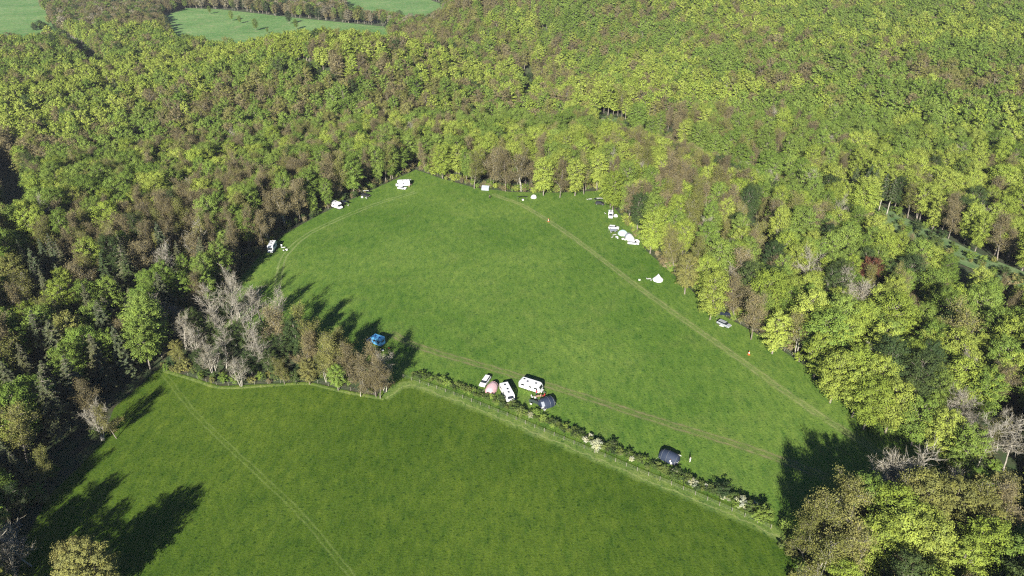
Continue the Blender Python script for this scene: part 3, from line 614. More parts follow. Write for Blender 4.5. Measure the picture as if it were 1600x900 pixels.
# the far-off wood that reads as one mass
pcol = bpy.data.collections.new('woodland_kinds'); names, proto_idx = [], {}
def proto(shape, col):
    k_ = (shape, col)
    if k_ not in proto_idx:
        p = PRO[shape]; V, F, F3 = p['crown']; F = np.asarray(F, int).reshape(-1, 4); F3 = np.asarray(F3 if F3 is not None else [], int).reshape(-1, 3); tv = np.array(p['trunk'][0]); tf = np.array(p['trunk'][1])
        VV = np.concatenate([V, tv]); me = fast_mesh('woodland_tree', VV, np.concatenate([F, tf + len(V)]), F3, [LEAF[col], M_pale if stem_of(shape) == 'bare' else M_bark], [0]*len(F) + [1]*len(tf) + [0]*len(F3))
        o = bpy.data.objects.new('kind_%03d' % len(proto_idx), me); pcol.objects.link(o); proto_idx[k_] = len(proto_idx)
    return proto_idx[k_]
pts, idx, rots, scl = [], [], [], []
for i, t_ in enumerate(TREES):
    if i in chosen_s: continue
    sh, col = t_[2], t_[3]; dist = math.hypot(t_[0], t_[1]); s_ = t_[4]
    if dist > 430:
        st = stem_of(sh); q = random.randrange(4)
        if st == 'leafy': s_ *= HH[sh]/HH['far%d' % q]; sh = 'far%d' % q
        elif st in ('bud', 'bare'): s_ *= HH[sh]/HH['farbud%d' % (q % 2)]; sh = 'farbud%d' % (q % 2)
        if st == 'bare': col = 'brown'
    pts.append((t_[0], t_[1], zs[i])); idx.append(proto(sh, col)); rots.append(t_[6]); scl.append((s_*t_[5], s_*t_[5], s_))
print('trees', len(TREES), 'chosen', cnt, 'protos', len(proto_idx))
me = bpy.data.meshes.new('woodland'); me.vertices.add(len(pts)); me.vertices.foreach_set('co', np.array(pts).ravel())
a = me.attributes.new('idx', 'INT', 'POINT'); a.data.foreach_set('value', idx)
a = me.attributes.new('rot', 'FLOAT', 'POINT'); a.data.foreach_set('value', rots)
a = me.attributes.new('scl', 'FLOAT_VECTOR', 'POINT'); a.data.foreach_set('vector', np.array(scl).ravel())
wo = bpy.data.objects.new('woodland', me); C.objects.link(wo); tag(wo, 'mass of spring woodland trees stretching away beyond the meadow', 'woodland', kind='stuff')
ng = bpy.data.node_groups.new('woodland_spread', 'GeometryNodeTree')
ng.interface.new_socket('Geometry', in_out='INPUT', socket_type='NodeSocketGeometry'); ng.interface.new_socket('Geometry', in_out='OUTPUT', socket_type='NodeSocketGeometry')
gi = ng.nodes.new('NodeGroupInput'); go = ng.nodes.new('NodeGroupOutput'); ip = ng.nodes.new('GeometryNodeInstanceOnPoints'); ci = ng.nodes.new('GeometryNodeCollectionInfo')
ci.inputs[0].default_value = pcol; ci.inputs[1].default_value = True; ci.inputs[2].default_value = True
def attr(nm, ty):
    n_ = ng.nodes.new('GeometryNodeInputNamedAttribute'); n_.data_type = ty; n_.inputs[0].default_value = nm; return [o for o in n_.outputs if o.enabled][0]
cx = ng.nodes.new('ShaderNodeCombineXYZ'); ng.links.new(attr('rot', 'FLOAT'), cx.inputs[2])
e2r = ng.nodes.new('FunctionNodeEulerToRotation'); ng.links.new(cx.outputs[0], e2r.inputs[0])
ng.links.new(gi.outputs[0], ip.inputs['Points']); ng.links.new(ci.outputs[0], ip.inputs['Instance']); ip.inputs['Pick Instance'].default_value = True
ng.links.new(attr('idx', 'INT'), ip.inputs['Instance Index']); ng.links.new(e2r.outputs[0], ip.inputs['Rotation']); ng.links.new(attr('scl', 'FLOAT_VECTOR'), ip.inputs['Scale'])
ng.links.new(ip.outputs[0], go.inputs[0]); md = wo.modifiers.new('spread', 'NODES'); md.node_group = ng
#@@
# ------------------------------------------------------------------ hedge and fences
HL = smooth_line(GP([(642,585),(700,601),(770,626),(860,662),(930,692),(1000,722),(1080,755),(1150,785),(1200,806)]), 12)
hs_ = np.concatenate([[0], np.cumsum(np.hypot(*np.diff(HL, axis=0).T))]); n_h = 0
HEDW = ['scrubby', 'wispy', 'rounded', 'straggly', 'dense', 'lopsided', 'squat', 'upright']
s_ = 0.4; row = []
while s_ < hs_[-1]:
    x = np.interp(s_, hs_, HL[:, 0]); y = np.interp(s_, hs_, HL[:, 1]); f = s_/hs_[-1]
    for off in (-.7, .75):
        h = random.uniform(.6, 1.5)*(1.0 + .3*f); 
        if random.random() < .06: h *= 1.5
        white = random.random() < (.02 + .05*(f > .3) + .05*(f > .75)); row.append((x + random.uniform(-.5, .5), y + off + random.uniform(-.5, .5), h, 'white' if white else random.choice(('hedge', 'hedge', 'green', 'hedge', 'dark')), f))
    s_ += random.uniform(.75, 1.25)
row += [(*G(1190,812), 3.4, 'green', 1), (*G(1170,800), 3.2, 'hedge', 1), (*G(1158,792), 2.6, 'white', 1), (*G(932,700), 2.3, 'white', .55), (*G(1225,825), 2.6, 'green', 1)]
HM = {}
for i in range(3):
    p = PRO['bush%d' % i]; V, F, _ = p['crown']
for i, (x, y, h, col, f) in enumerate(row):
    sh = 'bush%d' % (i % 3); k_ = sh
    if k_ not in HM:
        V, F, F3 = PRO[sh]['crown']; tv = np.array(PRO[sh]['trunk'][0]); HM[k_] = fast_mesh('hedge_bush', np.concatenate([V, tv]), np.concatenate([F, np.array(PRO[sh]['trunk'][1]) + len(V)]), None, [LEAF['hedge'], M_bark], [0]*len(F) + [1]*len(PRO[sh]['trunk'][1]))
    o = bpy.data.objects.new('hedge_bush', HM[k_]); C.objects.link(o); o.material_slots[0].link = 'OBJECT'; o.material_slots[0].material = LEAF[col]
    o.location = (x, y, 0); q = h/HH[sh]; o.scale = (q*random.uniform(1.0, 1.5), q*random.uniform(1.0, 1.4), q); o.rotation_euler = (0, 0, random.uniform(0, 6))
    if i >= len(row) - 5: lab = ['large mid-green round bush at the lower hedge end', 'fresh green bush second from the lower hedge end', 'tall bush in white blossom near the lower hedge end', 'tall white-blossomed bush halfway down the hedge', 'dark green bush beyond the fence corner'][i - len(row) + 5]
    else: lab = '%s hedge bush, %s along the hedge from its upper end' % ('white-blossomed' if col == 'white' else CW[col], ordw(i//2) if i//2 < 98 else 'hundredth') + (', fence side' if i % 2 == 0 else ', meadow side')
    tag(o, lab, 'bush', 'young bushes of the hedge between the two fields')
def fence(name, pix, step, hgt, label, wires, world=None, rail=False, pw=.055):
    L = smooth_line(GP(pix), 12); s = np.concatenate([[0], np.cumsum(np.hypot(*np.diff(L, axis=0).T))]); r = empty(name, label, 'fence'); x0, y0 = L[0]; r.location = (x0, y0, T(x0, y0))
    pts_ = []
    q = 0.0
    while q < s[-1]: x, y = np.interp(q, s, L[:, 0]), np.interp(q, s, L[:, 1]); pts_.append((x - x0, y - y0, T(x, y) - T(x0, y0))); q += step
    for i, p in enumerate(pts_):
        b_ = MB(); hh = hgt + random.uniform(-.08, .1); b_.tube((p[0], p[1], p[2] - .2), (p[0] + random.uniform(-.05, .05), p[1] + random.uniform(-.05, .05), p[2] + hh), pw, pw*.9, 6); b_.build('post', WOOD, r)
    for wz in wires:
        b_ = MB()
        for a, c_ in zip(pts_[:-1], pts_[1:]): b_.tube((a[0], a[1], a[2] + wz), (c_[0], c_[1], c_[2] + wz), .011 if not rail else .04, .011 if not rail else .04, 3, cap=False)
        b_.build('rail' if rail else 'wire', WOOD if rail else WIRE, r)
    return r
fence('wire_fence', [(630,590),(700,614),(770,641),(860,679),(930,708),(1000,738),(1080,771),(1150,802),(1218,832)], 2.9, 1.2, 'pale post and wire fence along the lower side of the hedge', (.35, .75, 1.1), pw=.06)
fence('wire_fence', [(650,264),(690,277),(740,291),(765,296)], 3.2, 1.3, 'thin fence at the top corner of the meadow', (.5, .9, 1.2))
fence('wire_fence', [(1135,494),(1180,520),(1230,551),(1292,590)], 3.0, 1.25, 'wooden fence under the trees behind the silver car', (.6, 1.1), rail=True)
fence('wire_fence', [(252,573),(300,589),(345,602),(420,599),(480,596),(530,607),(598,620)], 3.6, 1.1, 'low fence along the foot of the bare tree clump', (.5, 1.0))
# ------------------------------------------------------------------ builders for camp things
def wheel(r, x, y, rad=.32, w_=.2):
    b_ = MB(); b_.tube((x, y - w_/2, rad), (x, y + w_/2, rad), rad, rad, 14); o = b_.build('wheel', BLACK, r, .02)
    c_ = MB(); sg = 1 if y > 0 else -1; c_.tube((x, y + sg*w_/2, rad), (x, y + sg*(w_/2 + .015), rad), rad*.6, rad*.55, 10); c_.build('rim', GREYM, o); return o
def caravan(label, L=6.4, Wd=2.3, H=2.62, hatches=((-1.9, .0), (.2, .1), (1.7, -.1)), group=None, sides=True):
    r = empty('touring_caravan', label, 'caravan', group); h = L/2
    b_ = MB(); b_.extrude([(-h+.05,.42),(h-.25,.42),(h,.85),(h-.02,1.55),(h-.42,2.38),(h-1.0,H),(-h+.5,H),(-h+.12,H-.2),(-h,1.9)], -Wd/2, Wd/2); b_.build('body', W, r, .07)
    b_ = MB(); b_.box((0, 0, .37), (L*.9, Wd*.86, .14)); b_.build('chassis', GREYM, r)
    for sx, y in [(q, s_) for q in (-h*.62, h*.1, h*.62) for s_ in (-1, 1)]:
        b_ = MB(); b_.box((sx, y*(Wd/2 + .006), 1.62), (1.05 if abs(sx) > .6 else .7, .02, .55)); f_ = b_.build('window', GLASS, r, .03)
    b_ = MB(); b_.add([(h-.03, -.85, 1.5), (h-.03, .85, 1.5), (h-.36, .85, 2.22), (h-.36, -.85, 2.22)], [(0, 1, 2, 3)]); q = b_.build('window', GLASS, r); q.location = (.035, 0, .02)
    b_ = MB(); b_.box((-h-.012, 0, 1.65), (.03, 1.5, .55)); b_.build('window', GLASS, r, .03)
    b_ = MB(); b_.box((-h*.28, -(Wd/2 + .012), 1.3), (.62, .03, 1.7)); d = b_.build('door', OFFW, r, .02); b_ = MB(); b_.box((-h*.28 + .22, -(Wd/2 + .045), 1.25), (.12, .04, .05)); b_.build('handle', BLACK, d)
    for hx, hy in hatches: b_ = MB(); b_.box((hx, hy, H + .035), (.62, .52, .09), 0, 0, .85); b_.build('roof_hatch', GLASS, r, .02)
    for y in (-1, 1): wheel(r, -.15, y*(Wd/2 - .12), .33)
    b_ = MB(); b_.tube((h-.4, -.7, .42), (h+1.15, 0, .45), .05, .05, 5).tube((h-.4, .7, .42), (h+1.15, 0, .45), .05, .05, 5).tube((h+.9, 0, .45), (h+1.4, 0, .5), .05, .04, 5); b_.build('drawbar', GREYM, r)
    b_ = MB(); b_.tube((h+1.0, .1, .1), (h+1.0, .1, .75), .025, .025, 5).tube((h+1.0, .04, .1), (h+1.0, .16, .1), .1, .1, 8); b_.build('jockey_wheel', BLACK, r)
    b_ = MB(); b_.box((h+.22, 0, .72), (.45, 1.3, .45), 0, 0, .9); b_.build('gas_locker', OFFW, r, .05); return r
def motorhome(label, L=6.2, Wd=2.2, H=2.85, mats=(W, W, OFFW), overcab=True, side_mat=None, group=None, name='motorhome'):
    r = empty(name, label, 'motorhome', group); h = L/2; cab = h - 1.75
    b_ = MB(); pr = [(-h,.45),(cab,.45),(cab,1.95),(cab+.85,2.0),(cab+.95,2.35),(cab+.6,H-.05),(cab,H),(-h+.2,H),(-h,H-.2)] if overcab else [(-h,.4),(cab,.4),(cab,H-.3),(cab-.3,H),(-h+.2,H),(-h,H-.25)]
    b_.extrude(pr, -Wd/2, Wd/2); b_.build('body', mats[0], r, .06)
    b_ = MB(); b_.extrude([(cab,.4),(h,.42),(h,.95),(h-.15,1.08),(h-.85,1.2),(cab+.28,1.9),(cab,1.9)], -Wd/2+.12, Wd/2-.12); b_.build('cab', mats[1], r, .06)
    b_ = MB(); b_.add([(h-.83, -.82, 1.24), (h-.83, .82, 1.24), (cab+.34, .74, 1.89), (cab+.34, -.74, 1.89)], [(0, 1, 2, 3)]); b_.build('windscreen', GLASS, r).location = (.03, 0, .03)
    for y in (-1, 1):
        b_ = MB(); b_.add([(cab+.1, y*(Wd/2-.11), 1.22), (h-1.0, y*(Wd/2-.11), 1.22), (cab+.35, y*(Wd/2-.11), 1.78), (cab+.1, y*(Wd/2-.11), 1.78)], [(0, 1, 2, 3)]); b_.build('window', GLASS, r)
        for wx in (-h*.66, -h*.1): b_ = MB(); b_.box((wx, y*(Wd/2+.01), 1.75), (.95, .03, .5)); b_.build('window', GLASS, r, .02)
        b_ = MB(); b_.box((h-.02, y*.72, .82), (.06, .28, .16)); b_.build('headlight', OFFW, r, .02)
        wheel(r, h-.85, y*(Wd/2-.2), .33); wheel(r, -h*.55, y*(Wd/2-.13), .33)
        b_ = MB(); b_.box((cab+.75, y*(Wd/2+.06), 1.35), (.1, .16, .28)); b_.build('mirror', BLACK, r, .02)
    b_ = MB(); b_.box((-h-.012, 0, 1.75), (.03, 1.1, .5)); b_.build('window', GLASS, r, .02)
    b_ = MB(); b_.box((-h*.4, -(Wd/2+.012), 1.25), (.62, .03, 1.55)); b_.build('door', mats[2], r, .02)
    for hx in (-h*.6, -h*.05): b_ = MB(); b_.box((hx, 0, H+.035), (.6, .6, .08), 0, 0, .85); b_.build('roof_hatch', GLASS if mats[0] is W else DBLUE, r, .02)
    return r
def awning(label, L, D, H, m_, drop=.35, group=None, sidewall=False):   # free-standing sun canopy: posts and stretched roof
    r = empty('awning', label, 'awning', group)
    b_ = MB(); b_.loft([[(-L/2, 0, H), (0, 0, H+.1), (L/2, 0, H)], [(-L/2, D/2, H-drop*.4), (0, D/2, H-drop*.4+.06), (L/2, D/2, H-drop*.4)], [(-L/2, D, H-drop), (0, D, H-drop+.02), (L/2, D, H-drop)]], close=False); o = b_.build('canopy', m_, r); sl = o.modifiers.new('t', 'SOLIDIFY'); sl.thickness = .03
    for x, y, z in ((-L/2, 0, H), (L/2, 0, H), (-L/2, D, H-drop), (L/2, D, H-drop)): b_ = MB(); b_.tube((x, y, 0), (x, y, z), .022, .022, 5); b_.build('pole', GREYM, r)
    if sidewall: b_ = MB(); b_.add([(-L/2, .02, .1), (-L/2, D-.02, .1), (-L/2, D-.02, H-drop), (-L/2, .02, H)], [(0, 1, 2, 3)]); o = b_.build('side_wall', m_, r); sl = o.modifiers.new('t', 'SOLIDIFY'); sl.thickness = .02
    return r
def car(label, L=4.4, m_=W, estate=True, open_=(), group=None):
    r = empty('car', label, 'car', group); h = L/2; Wd = 1.8
    b_ = MB(); b_.extrude([(-h+.08,.32),(h-.1,.28),(h,.55),(h-.08,.78),(h-1.05,.98),(-h+.1,1.02),(-h,.8)], -Wd/2, Wd/2); b_.build('body', m_, r, .07)
    rear = -h+.18 if estate else -h+.7
    def ring(x0, x1, y, z): return [(x0, -y, z), (x1, -y, z), (x1, y, z), (x0, y, z)]
    b_ = MB(); b_.loft([ring(rear, h-1.1, Wd/2-.08, .98), ring(rear+.22, h-1.75, Wd/2-.22, 1.42)]); b_.f.append((4, 5, 6, 7)); b_.m.append(0); b_.build('glazing', GLASS, r)
    b_ = MB(); b_.box(((rear+.2+h-1.72)/2, 0, 1.445), (h-1.72-rear-.18, Wd-.44, .07), 0, 0, .93); b_.build('roof', m_, r, .03)
    for x in (-h+.8, h-.85):
        for y in (-1, 1): wheel(r, x, y*(Wd/2-.08), .31, .18)
    for y in (-1, 1): b_ = MB(); b_.box((h-.05, y*.62, .68), (.1, .32, .14)); b_.build('headlight', OFFW, r, .02)
    for y in (-1, 1): b_ = MB(); b_.box((-h+.02, y*.72, .8), (.06, .16, .2)); b_.build('tail_light', RED, r, .01)
    for x, y, rz in open_:
        b_ = MB(); b_.box((-.48, 0, .68), (.98, .06, .66)); b_.box((-.5, 0, 1.2), (.8, .04, .36), 1, 0, .8); d = b_.build('door', [m_, GLASS], r, .015); d.location = (x, y*(Wd/2), 0); d.rotation_euler = (0, 0, rz)
    return r
def arc(R_, H, n=14): return [(R_*math.cos(math.pi*i/n), H*math.sin(math.pi*i/n)**.85) for i in range(n+1)]
def tunnel_tent(label, m1, m2, L=4.6, Wd=3.0, H=2.0, panel=None, group=None):
    r = empty('tunnel_tent', label, 'tent', group); X = [-L/2, -L*.46, -L*.32, -L*.05, L*.22, L*.42, L/2]; K = [.50, .72, .93, 1, .97, .85, .60]
    def secs(a, b_): return [[(X[i] if i else -L/2, y*K[i], z*K[i]) for y, z in arc(Wd/2, H)] for i in range(a, b_)]
    b_ = MB(); b_.loft(secs(0, 4), close=False); b_.add(secs(0, 1)[0], [tuple(range(15))]); b_.build('inner_canopy', m1, r, smooth=True)
    b_ = MB(); b_.loft(secs(3, 7), close=False); b_.add(secs(6, 7)[0], [tuple(range(14, -1, -1))]); b_.build('porch', m2, r, smooth=True)
    for i in (2, 3, 5):
        b_ = MB(); A = [(X[i], y*K[i]*1.012, z*K[i]*1.012) for y, z in arc(Wd/2, H)]
        for p, q in zip(A[:-1], A[1:]): b_.tube(p, q, .03, .03, 4, cap=False)
        b_.build('hoop', GREYM if m1 is NAVY else m1, r)
    if panel:
        b_ = MB(); A = [(X[5]-.5 + .9*f_, (Wd/2)*.93*math.cos(t_)*1.02, H*.97*math.sin(t_)*1.02) for f_ in (0, 1) for t_ in (.45, .8, 1.15)]; b_.add(A, [(0, 1, 4, 3), (1, 2, 5, 4)]); b_.build('window_panel', panel, r)
    for sx in (-1, 1):
        for sy in (-1, 1): b_ = MB(); b_.tube((sx*L*.36, sy*Wd*.47, H*.55), (sx*L*.52, sy*Wd*.72, 0), .008, .008, 3); b_.build('guy_line', OFFW, r)
    return r
def dome_tent(label, m_, R_=1.3, H=1.25, door=GREYC, group=None, squash=1.0):
    r = empty('dome_tent', label, 'tent', group); b_ = MB(); n = 16; S_ = []
    for j in range(6):
        a = j/6*math.pi/2; S_.append([(R_*squash*math.cos(a)*math.cos(2*math.pi*i/n)*(1 + .07*math.cos(8*math.pi*i/n)), R_*math.cos(a)*math.sin(2*math.pi*i/n)*(1 + .07*math.cos(8*math.pi*i/n)), H*math.sin(a)) for i in range(n)])
    b_.loft(S_); b_.v.append((0, 0, H)); t_ = len(b_.v)-1; b_.f += [(5*n+i, 5*n+(i+1) % n, t_) for i in range(n)]; b_.m += [0]*n; b_.build('flysheet', m_, r, smooth=True)
    b_ = MB(); b_.add([(R_*squash*.99, -.42, .03), (R_*squash*.99, .42, .03), (R_*squash*.72, 0, H*.78)], [(0, 1, 2)]); b_.build('door_flap', door, r).location = (.05, 0, .02)
    for k_ in range(2):
        b_ = MB(); a0 = math.pi/4 + k_*math.pi/2; A = [(R_*squash*1.03*math.cos(t_)*math.cos(a0), R_*1.03*math.cos(t_)*math.sin(a0), H*1.02*math.sin(t_)) for t_ in np.linspace(0, math.pi, 12)]
        for p, q in zip(A[:-1], A[1:]): b_.tube(p, q, .015, .015, 4, cap=False)
        b_.build('pole', GREYM, r)
    return r
def bell_tent(label, m_, R_=2.4, H=2.7, group=None):
    r = empty('bell_tent', label, 'tent', group); n = 16
    def c_(q, z): return [(q*math.cos(2*math.pi*i/n), q*math.sin(2*math.pi*i/n), z) for i in range(n)]
    b_ = MB(); b_.loft([c_(R_, 0), c_(R_*.99, .55)]); b_.build('wall', m_, r)
    b_ = MB(); b_.loft([c_(R_*1.03, .52), c_(R_*.55, 1.35), c_(R_*.22, 2.1), c_(.05, H)]); b_.build('roof', m_, r)
    b_ = MB(); b_.add([(0, -.5, .05), (0, .5, .05), (-.95, .08, 1.75), (-.95, -.08, 1.75)], [(0, 1, 2, 3)]); b_.build('door_flap', GREYC, r).location = (R_*1.03, 0, 0)
    b_ = MB(); b_.tube((0, 0, H-.1), (0, 0, H+.18), .03, .02, 5); b_.build('pole', WOOD, r); return r
def ridge_tent(label, m_, L=4.0, Wd=2.8, H=1.9, group=None):
    r = empty('frame_tent', label, 'tent', group); b_ = MB(); b_.extrude([(-Wd/2, 0), (Wd/2, 0), (Wd/2-.12, 1.0), (0, H), (-Wd/2+.12, 1.0)], -L/2, L/2); o = b_.build('flysheet', m_, r, .04)
    b_ = MB(); b_.add([(-.5, L/2+.02, .03), (.5, L/2+.02, .03), (.25, L/2+.02, 1.4), (-.25, L/2+.02, 1.4)], [(0, 1, 2, 3)]); b_.build('door_flap', GREYC, r)
    b_ = MB(); b_.tube((0, -L/2-.1, H), (0, L/2+.1, H), .03, .03, 5); b_.build('ridge_pole', GREYM, r); return r
def chair(label, m_=WHITEC, group=None):
    r = empty('camping_chair', label, 'chair', group); b_ = MB(); b_.box((0, 0, .42), (.5, .52, .05)); b_.build('seat', m_, r, .015)
    b_ = MB(); b_.add([(-.25, -.25, .44), (-.25, .25, .44), (-.42, .25, .98), (-.42, -.25, .98), (-.29, -.25, .44), (-.29, .25, .44), (-.46, .25, .98), (-.46, -.25, .98)], [(0, 1, 2, 3), (7, 6, 5, 4), (0, 4, 5, 1), (3, 2, 6, 7), (0, 3, 7, 4), (1, 5, 6, 2)]); b_.build('backrest', m_, r)
    for sx in (-1, 1):
        for sy in (-1, 1): b_ = MB(); b_.tube((sx*.22, sy*.24, .42), (-sx*.05 + sx*.3, sy*.26, 0), .016, .016, 5); b_.build('leg', GREYM, r)
    for sy in (-1, 1): b_ = MB(); b_.box((-.02, sy*.28, .66), (.5, .05, .03)); b_.build('armrest', BLACK, r)
    return r
def table(label, m_=OFFW, L=1.2, group=None, W_=.7):
    r = empty('camping_table', label, 'table', group); b_ = MB(); b_.box((0, 0, .70), (L, W_, .04)); b_.build('table_top', m_, r, .01)
    for sx in (-1, 1):
        for sy in (-1, 1): b_ = MB(); b_.tube((sx*(L/2-.06), sy*(W_/2-.05), .68), (sx*(L/2-.02), sy*(W_/2), 0), .018, .018, 5); b_.build('leg', GREYM, r)
    return r
def cool_box(label, m_=WHITEC, group=None, s_=1.0):
    r = empty('cool_box', label, 'cool box', group); b_ = MB(); b_.box((0, 0, .19*s_), (.6*s_, .4*s_, .36*s_), 0, 0, 1.05); b_.build('box', m_, r, .03)
    b_ = MB(); b_.box((0, 0, .40*s_), (.64*s_, .44*s_, .06*s_)); b_.build('lid', OFFW, r, .02); b_ = MB(); b_.tube((-.2*s_, 0, .46*s_), (.2*s_, 0, .46*s_), .02, .02, 5); b_.build('handle', GREYM, r); return r
def cone(label, group):
    r = empty('traffic_cone', label, 'cone', group); b_ = MB(); b_.box((0, 0, .03), (.5, .5, .06)); b_.build('base', ORANGE, r, .02)
    b_ = MB(); n = 12; c_ = lambda q, z: [(q*math.cos(6.2832*i/n), q*math.sin(6.2832*i/n), z) for i in range(n)]; b_.loft([c_(.20, .06), c_(.05, .95)]); b_.f.append(tuple(range(n, 2*n))); b_.m.append(0); b_.build('body', ORANGE, r, smooth=False)
    b_ = MB(); b_.loft([c_(.155, .38), c_(.115, .62)]); b_.build('band', WHITEC, r); return r
def windbreak(label, m_, n=4):
    r = empty('windbreak', label, 'windbreak'); b_ = MB(); P_ = [(i*1.1, .25*math.sin(i*1.3), 0) for i in range(n)]
    b_.loft([[(x, y, .15), (x, y, 1.15)] for x, y, _ in P_], close=False); o = b_.build('cloth', m_, r); o.modifiers.new('t', 'SOLIDIFY').thickness = .02
    for x, y, _ in P_: b_ = MB(); b_.tube((x, y, -.1), (x, y, 1.3), .02, .02, 5); b_.build('pole', WOOD, r)
    return r
def person(label, top, legs, pose='stand', hair=HAIR):
    """one skinned body with clothes and hair as children; faces +X"""
    r = empty('person', label, 'person'); sit = pose == 'sit'; hz = .50 if sit else .92
    V, E_, Rr = [], [], []
    def add(p, rad, par=None):
        V.append(p); Rr.append(rad)
        if par is not None: E_.append((par, len(V)-1))
        return len(V)-1
    pel = add((0, 0, hz), (.155, .12)); sp_ = add((0, 0, hz+.25), (.13, .10), pel); ch = add((0, 0, hz+.43), (.16, .11), sp_); nk = add((0, 0, hz+.58), (.06, .06), ch); hd = add((.02, 0, hz+.68), (.085, .09), nk); tp = add((.01, 0, hz+.80), (.075, .085), hd)
    add((.11, 0, hz+.70), (.018, .018), hd)
    for sy in (-1, 1):
        sh = add((0, sy*.19, hz+.50), (.06, .06), ch)
        el = add((.03, sy*.25, hz+.22) if not sit else (.08, sy*.25, hz+.25), (.042, .042), sh); wr = add((.14, sy*.23, hz+.02) if not sit else (.33, sy*.16, hz+.20), (.028, .028), el)
        d = unit(np.array(V[wr]) - np.array(V[el])); pm = add(tuple(np.array(V[wr]) + d*.07), (.032, .018), wr)
        for k_, ln in enumerate((.07, .085, .08, .06)):
            f_ = add(tuple(np.array(V[pm]) + d*.03 + np.array([0, (k_-1.5)*.02, 0])), (.009, .009), pm); add(tuple(np.array(V[f_]) + unit(d + np.array([.3, 0, -.2]))*ln*.7), (.008, .008), f_)
        th_ = add(tuple(np.array(V[wr]) + d*.03 + np.array([.03, 0, 0])), (.011, .011), wr); add(tuple(np.array(V[th_]) + d*.03 + np.array([.02, 0, 0])), (.009, .009), th_)
        hp = add((0, sy*.09, hz-.06), (.09, .09), pel)
        if sit: kn = add((.45, sy*.12, hz-.02), (.06, .06), hp); an = add((.48, sy*.12, .09), (.04, .04), kn)
        else: kn = add((.02, sy*.10, .50), (.058, .058), hp); an = add((0, sy*.11, .09), (.038, .038), kn)
        add((V[an][0]+.17, sy*.13, .04), (.035, .028), an)
    me = bpy.data.meshes.new('body'); me.from_pydata(V, E_, []); o = bpy.data.objects.new('body', me); C.objects.link(o); o.parent = r; me.materials.append(SKIN)
    sk = o.modifiers.new('s', 'SKIN'); lay = me.skin_vertices[0] if me.skin_vertices else None
    if lay is None:
        import bmesh; bm = bmesh.new(); bm.from_mesh(me); bm.verts.layers.skin.verify(); bm.to_mesh(me); bm.free(); lay = me.skin_vertices[0]
    for i, q in enumerate(Rr): lay.data[i].radius = q
    lay.data[0].use_root = True; o.modifiers.new('u', 'SUBSURF').levels = 1
    def ell(cx_, cy_, z, a, b__): return [(cx_ + a*math.cos(6.2832*i/12), cy_ + b__*math.sin(6.2832*i/12), z) for i in range(12)]
    b_ = MB(); b_.loft([ell(0, 0, hz-.10, .15, .20), ell(0, 0, hz+.2, .145, .185), ell(0, 0, hz+.45, .15, .225), ell(0, 0, hz+.57, .08, .11)])
    for sy in (-1, 1): b_.tube((0, sy*.2, hz+.50), (.03, sy*.255, hz+.24), .078, .065, 8, cap=False)
    b_.build('shirt', top, r, smooth=True)
    b_ = MB()
    for sy in (-1, 1):
        if sit: b_.tube((-.05, sy*.09, hz-.02), (.46, sy*.12, hz-.01), .115, .085, 8).tube((.46, sy*.12, hz+.02), (.48, sy*.12, .12), .085, .065, 8)
        else: b_.tube((0, sy*.085, hz+.02), (.02, sy*.10, .50), .118, .085, 8).tube((.02, sy*.10, .50), (0, sy*.11, .10), .085, .065, 8)
    b_.build('trousers', legs, r, smooth=True)
    b_ = MB(); b_.loft([ell(-.02, 0, hz+.66, .095, .10), ell(-.02, 0, hz+.76, .112, .112), ell(-.01, 0, hz+.85, .08, .08), ell(0, 0, hz+.885, .02, .02)]); b_.build('hair', hair, r, smooth=True)
    return r

# ------------------------------------------------------------------ the camp, thing by thing
# near group above the hedge
o = car('white estate car with doors open beside the pink tent', 4.9, W, True, ((.75, 1, R(62)), (.75, -1, R(-62)), (-.35, 1, R(58)))); put_line(o, (764,590), (752,607))
put_line(tunnel_tent('pale pink tunnel tent between the white car and a caravan', PINK, PINK2, 4.4, 3.0, 2.0), (763,617), (773,602))
put_line(caravan('white caravan standing beside the pink tent, drawbar towards the hedge', 6.8), (785,605), (800,633))
put_line(caravan('white caravan lying side-on above the dark blue tent', 6.6, hatches=((-2.2, .3), (-.9, -.3), (1.6, 0))), (817,604), (842,612))
put_line(tunnel_tent('dark blue tunnel tent with grey panel below the side-on caravan', NAVY, NAVY, 4.6, 3.6, 2.1, GREYC), (862,629), (847,634))
gc = 'chairs around the two caravans'
for i, (px, py, a, m_, lab) in enumerate([(847,639,2.0,WHITEC,'white chair in front of the dark blue tent, upper of two'), (851,642,2.6,WHITEC,'white chair in front of the dark blue tent, lower of two'), (832,622,-.5,WHITEC,'white chair near the people above the dark blue tent'), (849,620,3.4,RED,'red chair beside the dark blue tent'), (830,633,1.2,WHITEC,'white reclining chair between caravan and dark tent')]):
    put(chair(lab, m_, gc), px, py, a)
put(table('brown table amid the people by the side-on caravan', TAN, 1.3), 840, 622, .4)
put_line(windbreak('dark windbreak on the grass between caravan and blue tent', DKG, 4), (819,627), (834,631))
put(person('person in red top standing by the brown camp table', RED, DENIM), 838, 617, 1.0)
put(person('person in pale top sitting beside the brown camp table', WHITEC, DENIM, 'sit'), 836, 624, .3)
put(person('person in tan top standing between camp table and blue tent', TAN, BLACK), 845, 623, 2.6)
put(cool_box('white cool box beside the camp table', WHITEC), 842, 628, .3)
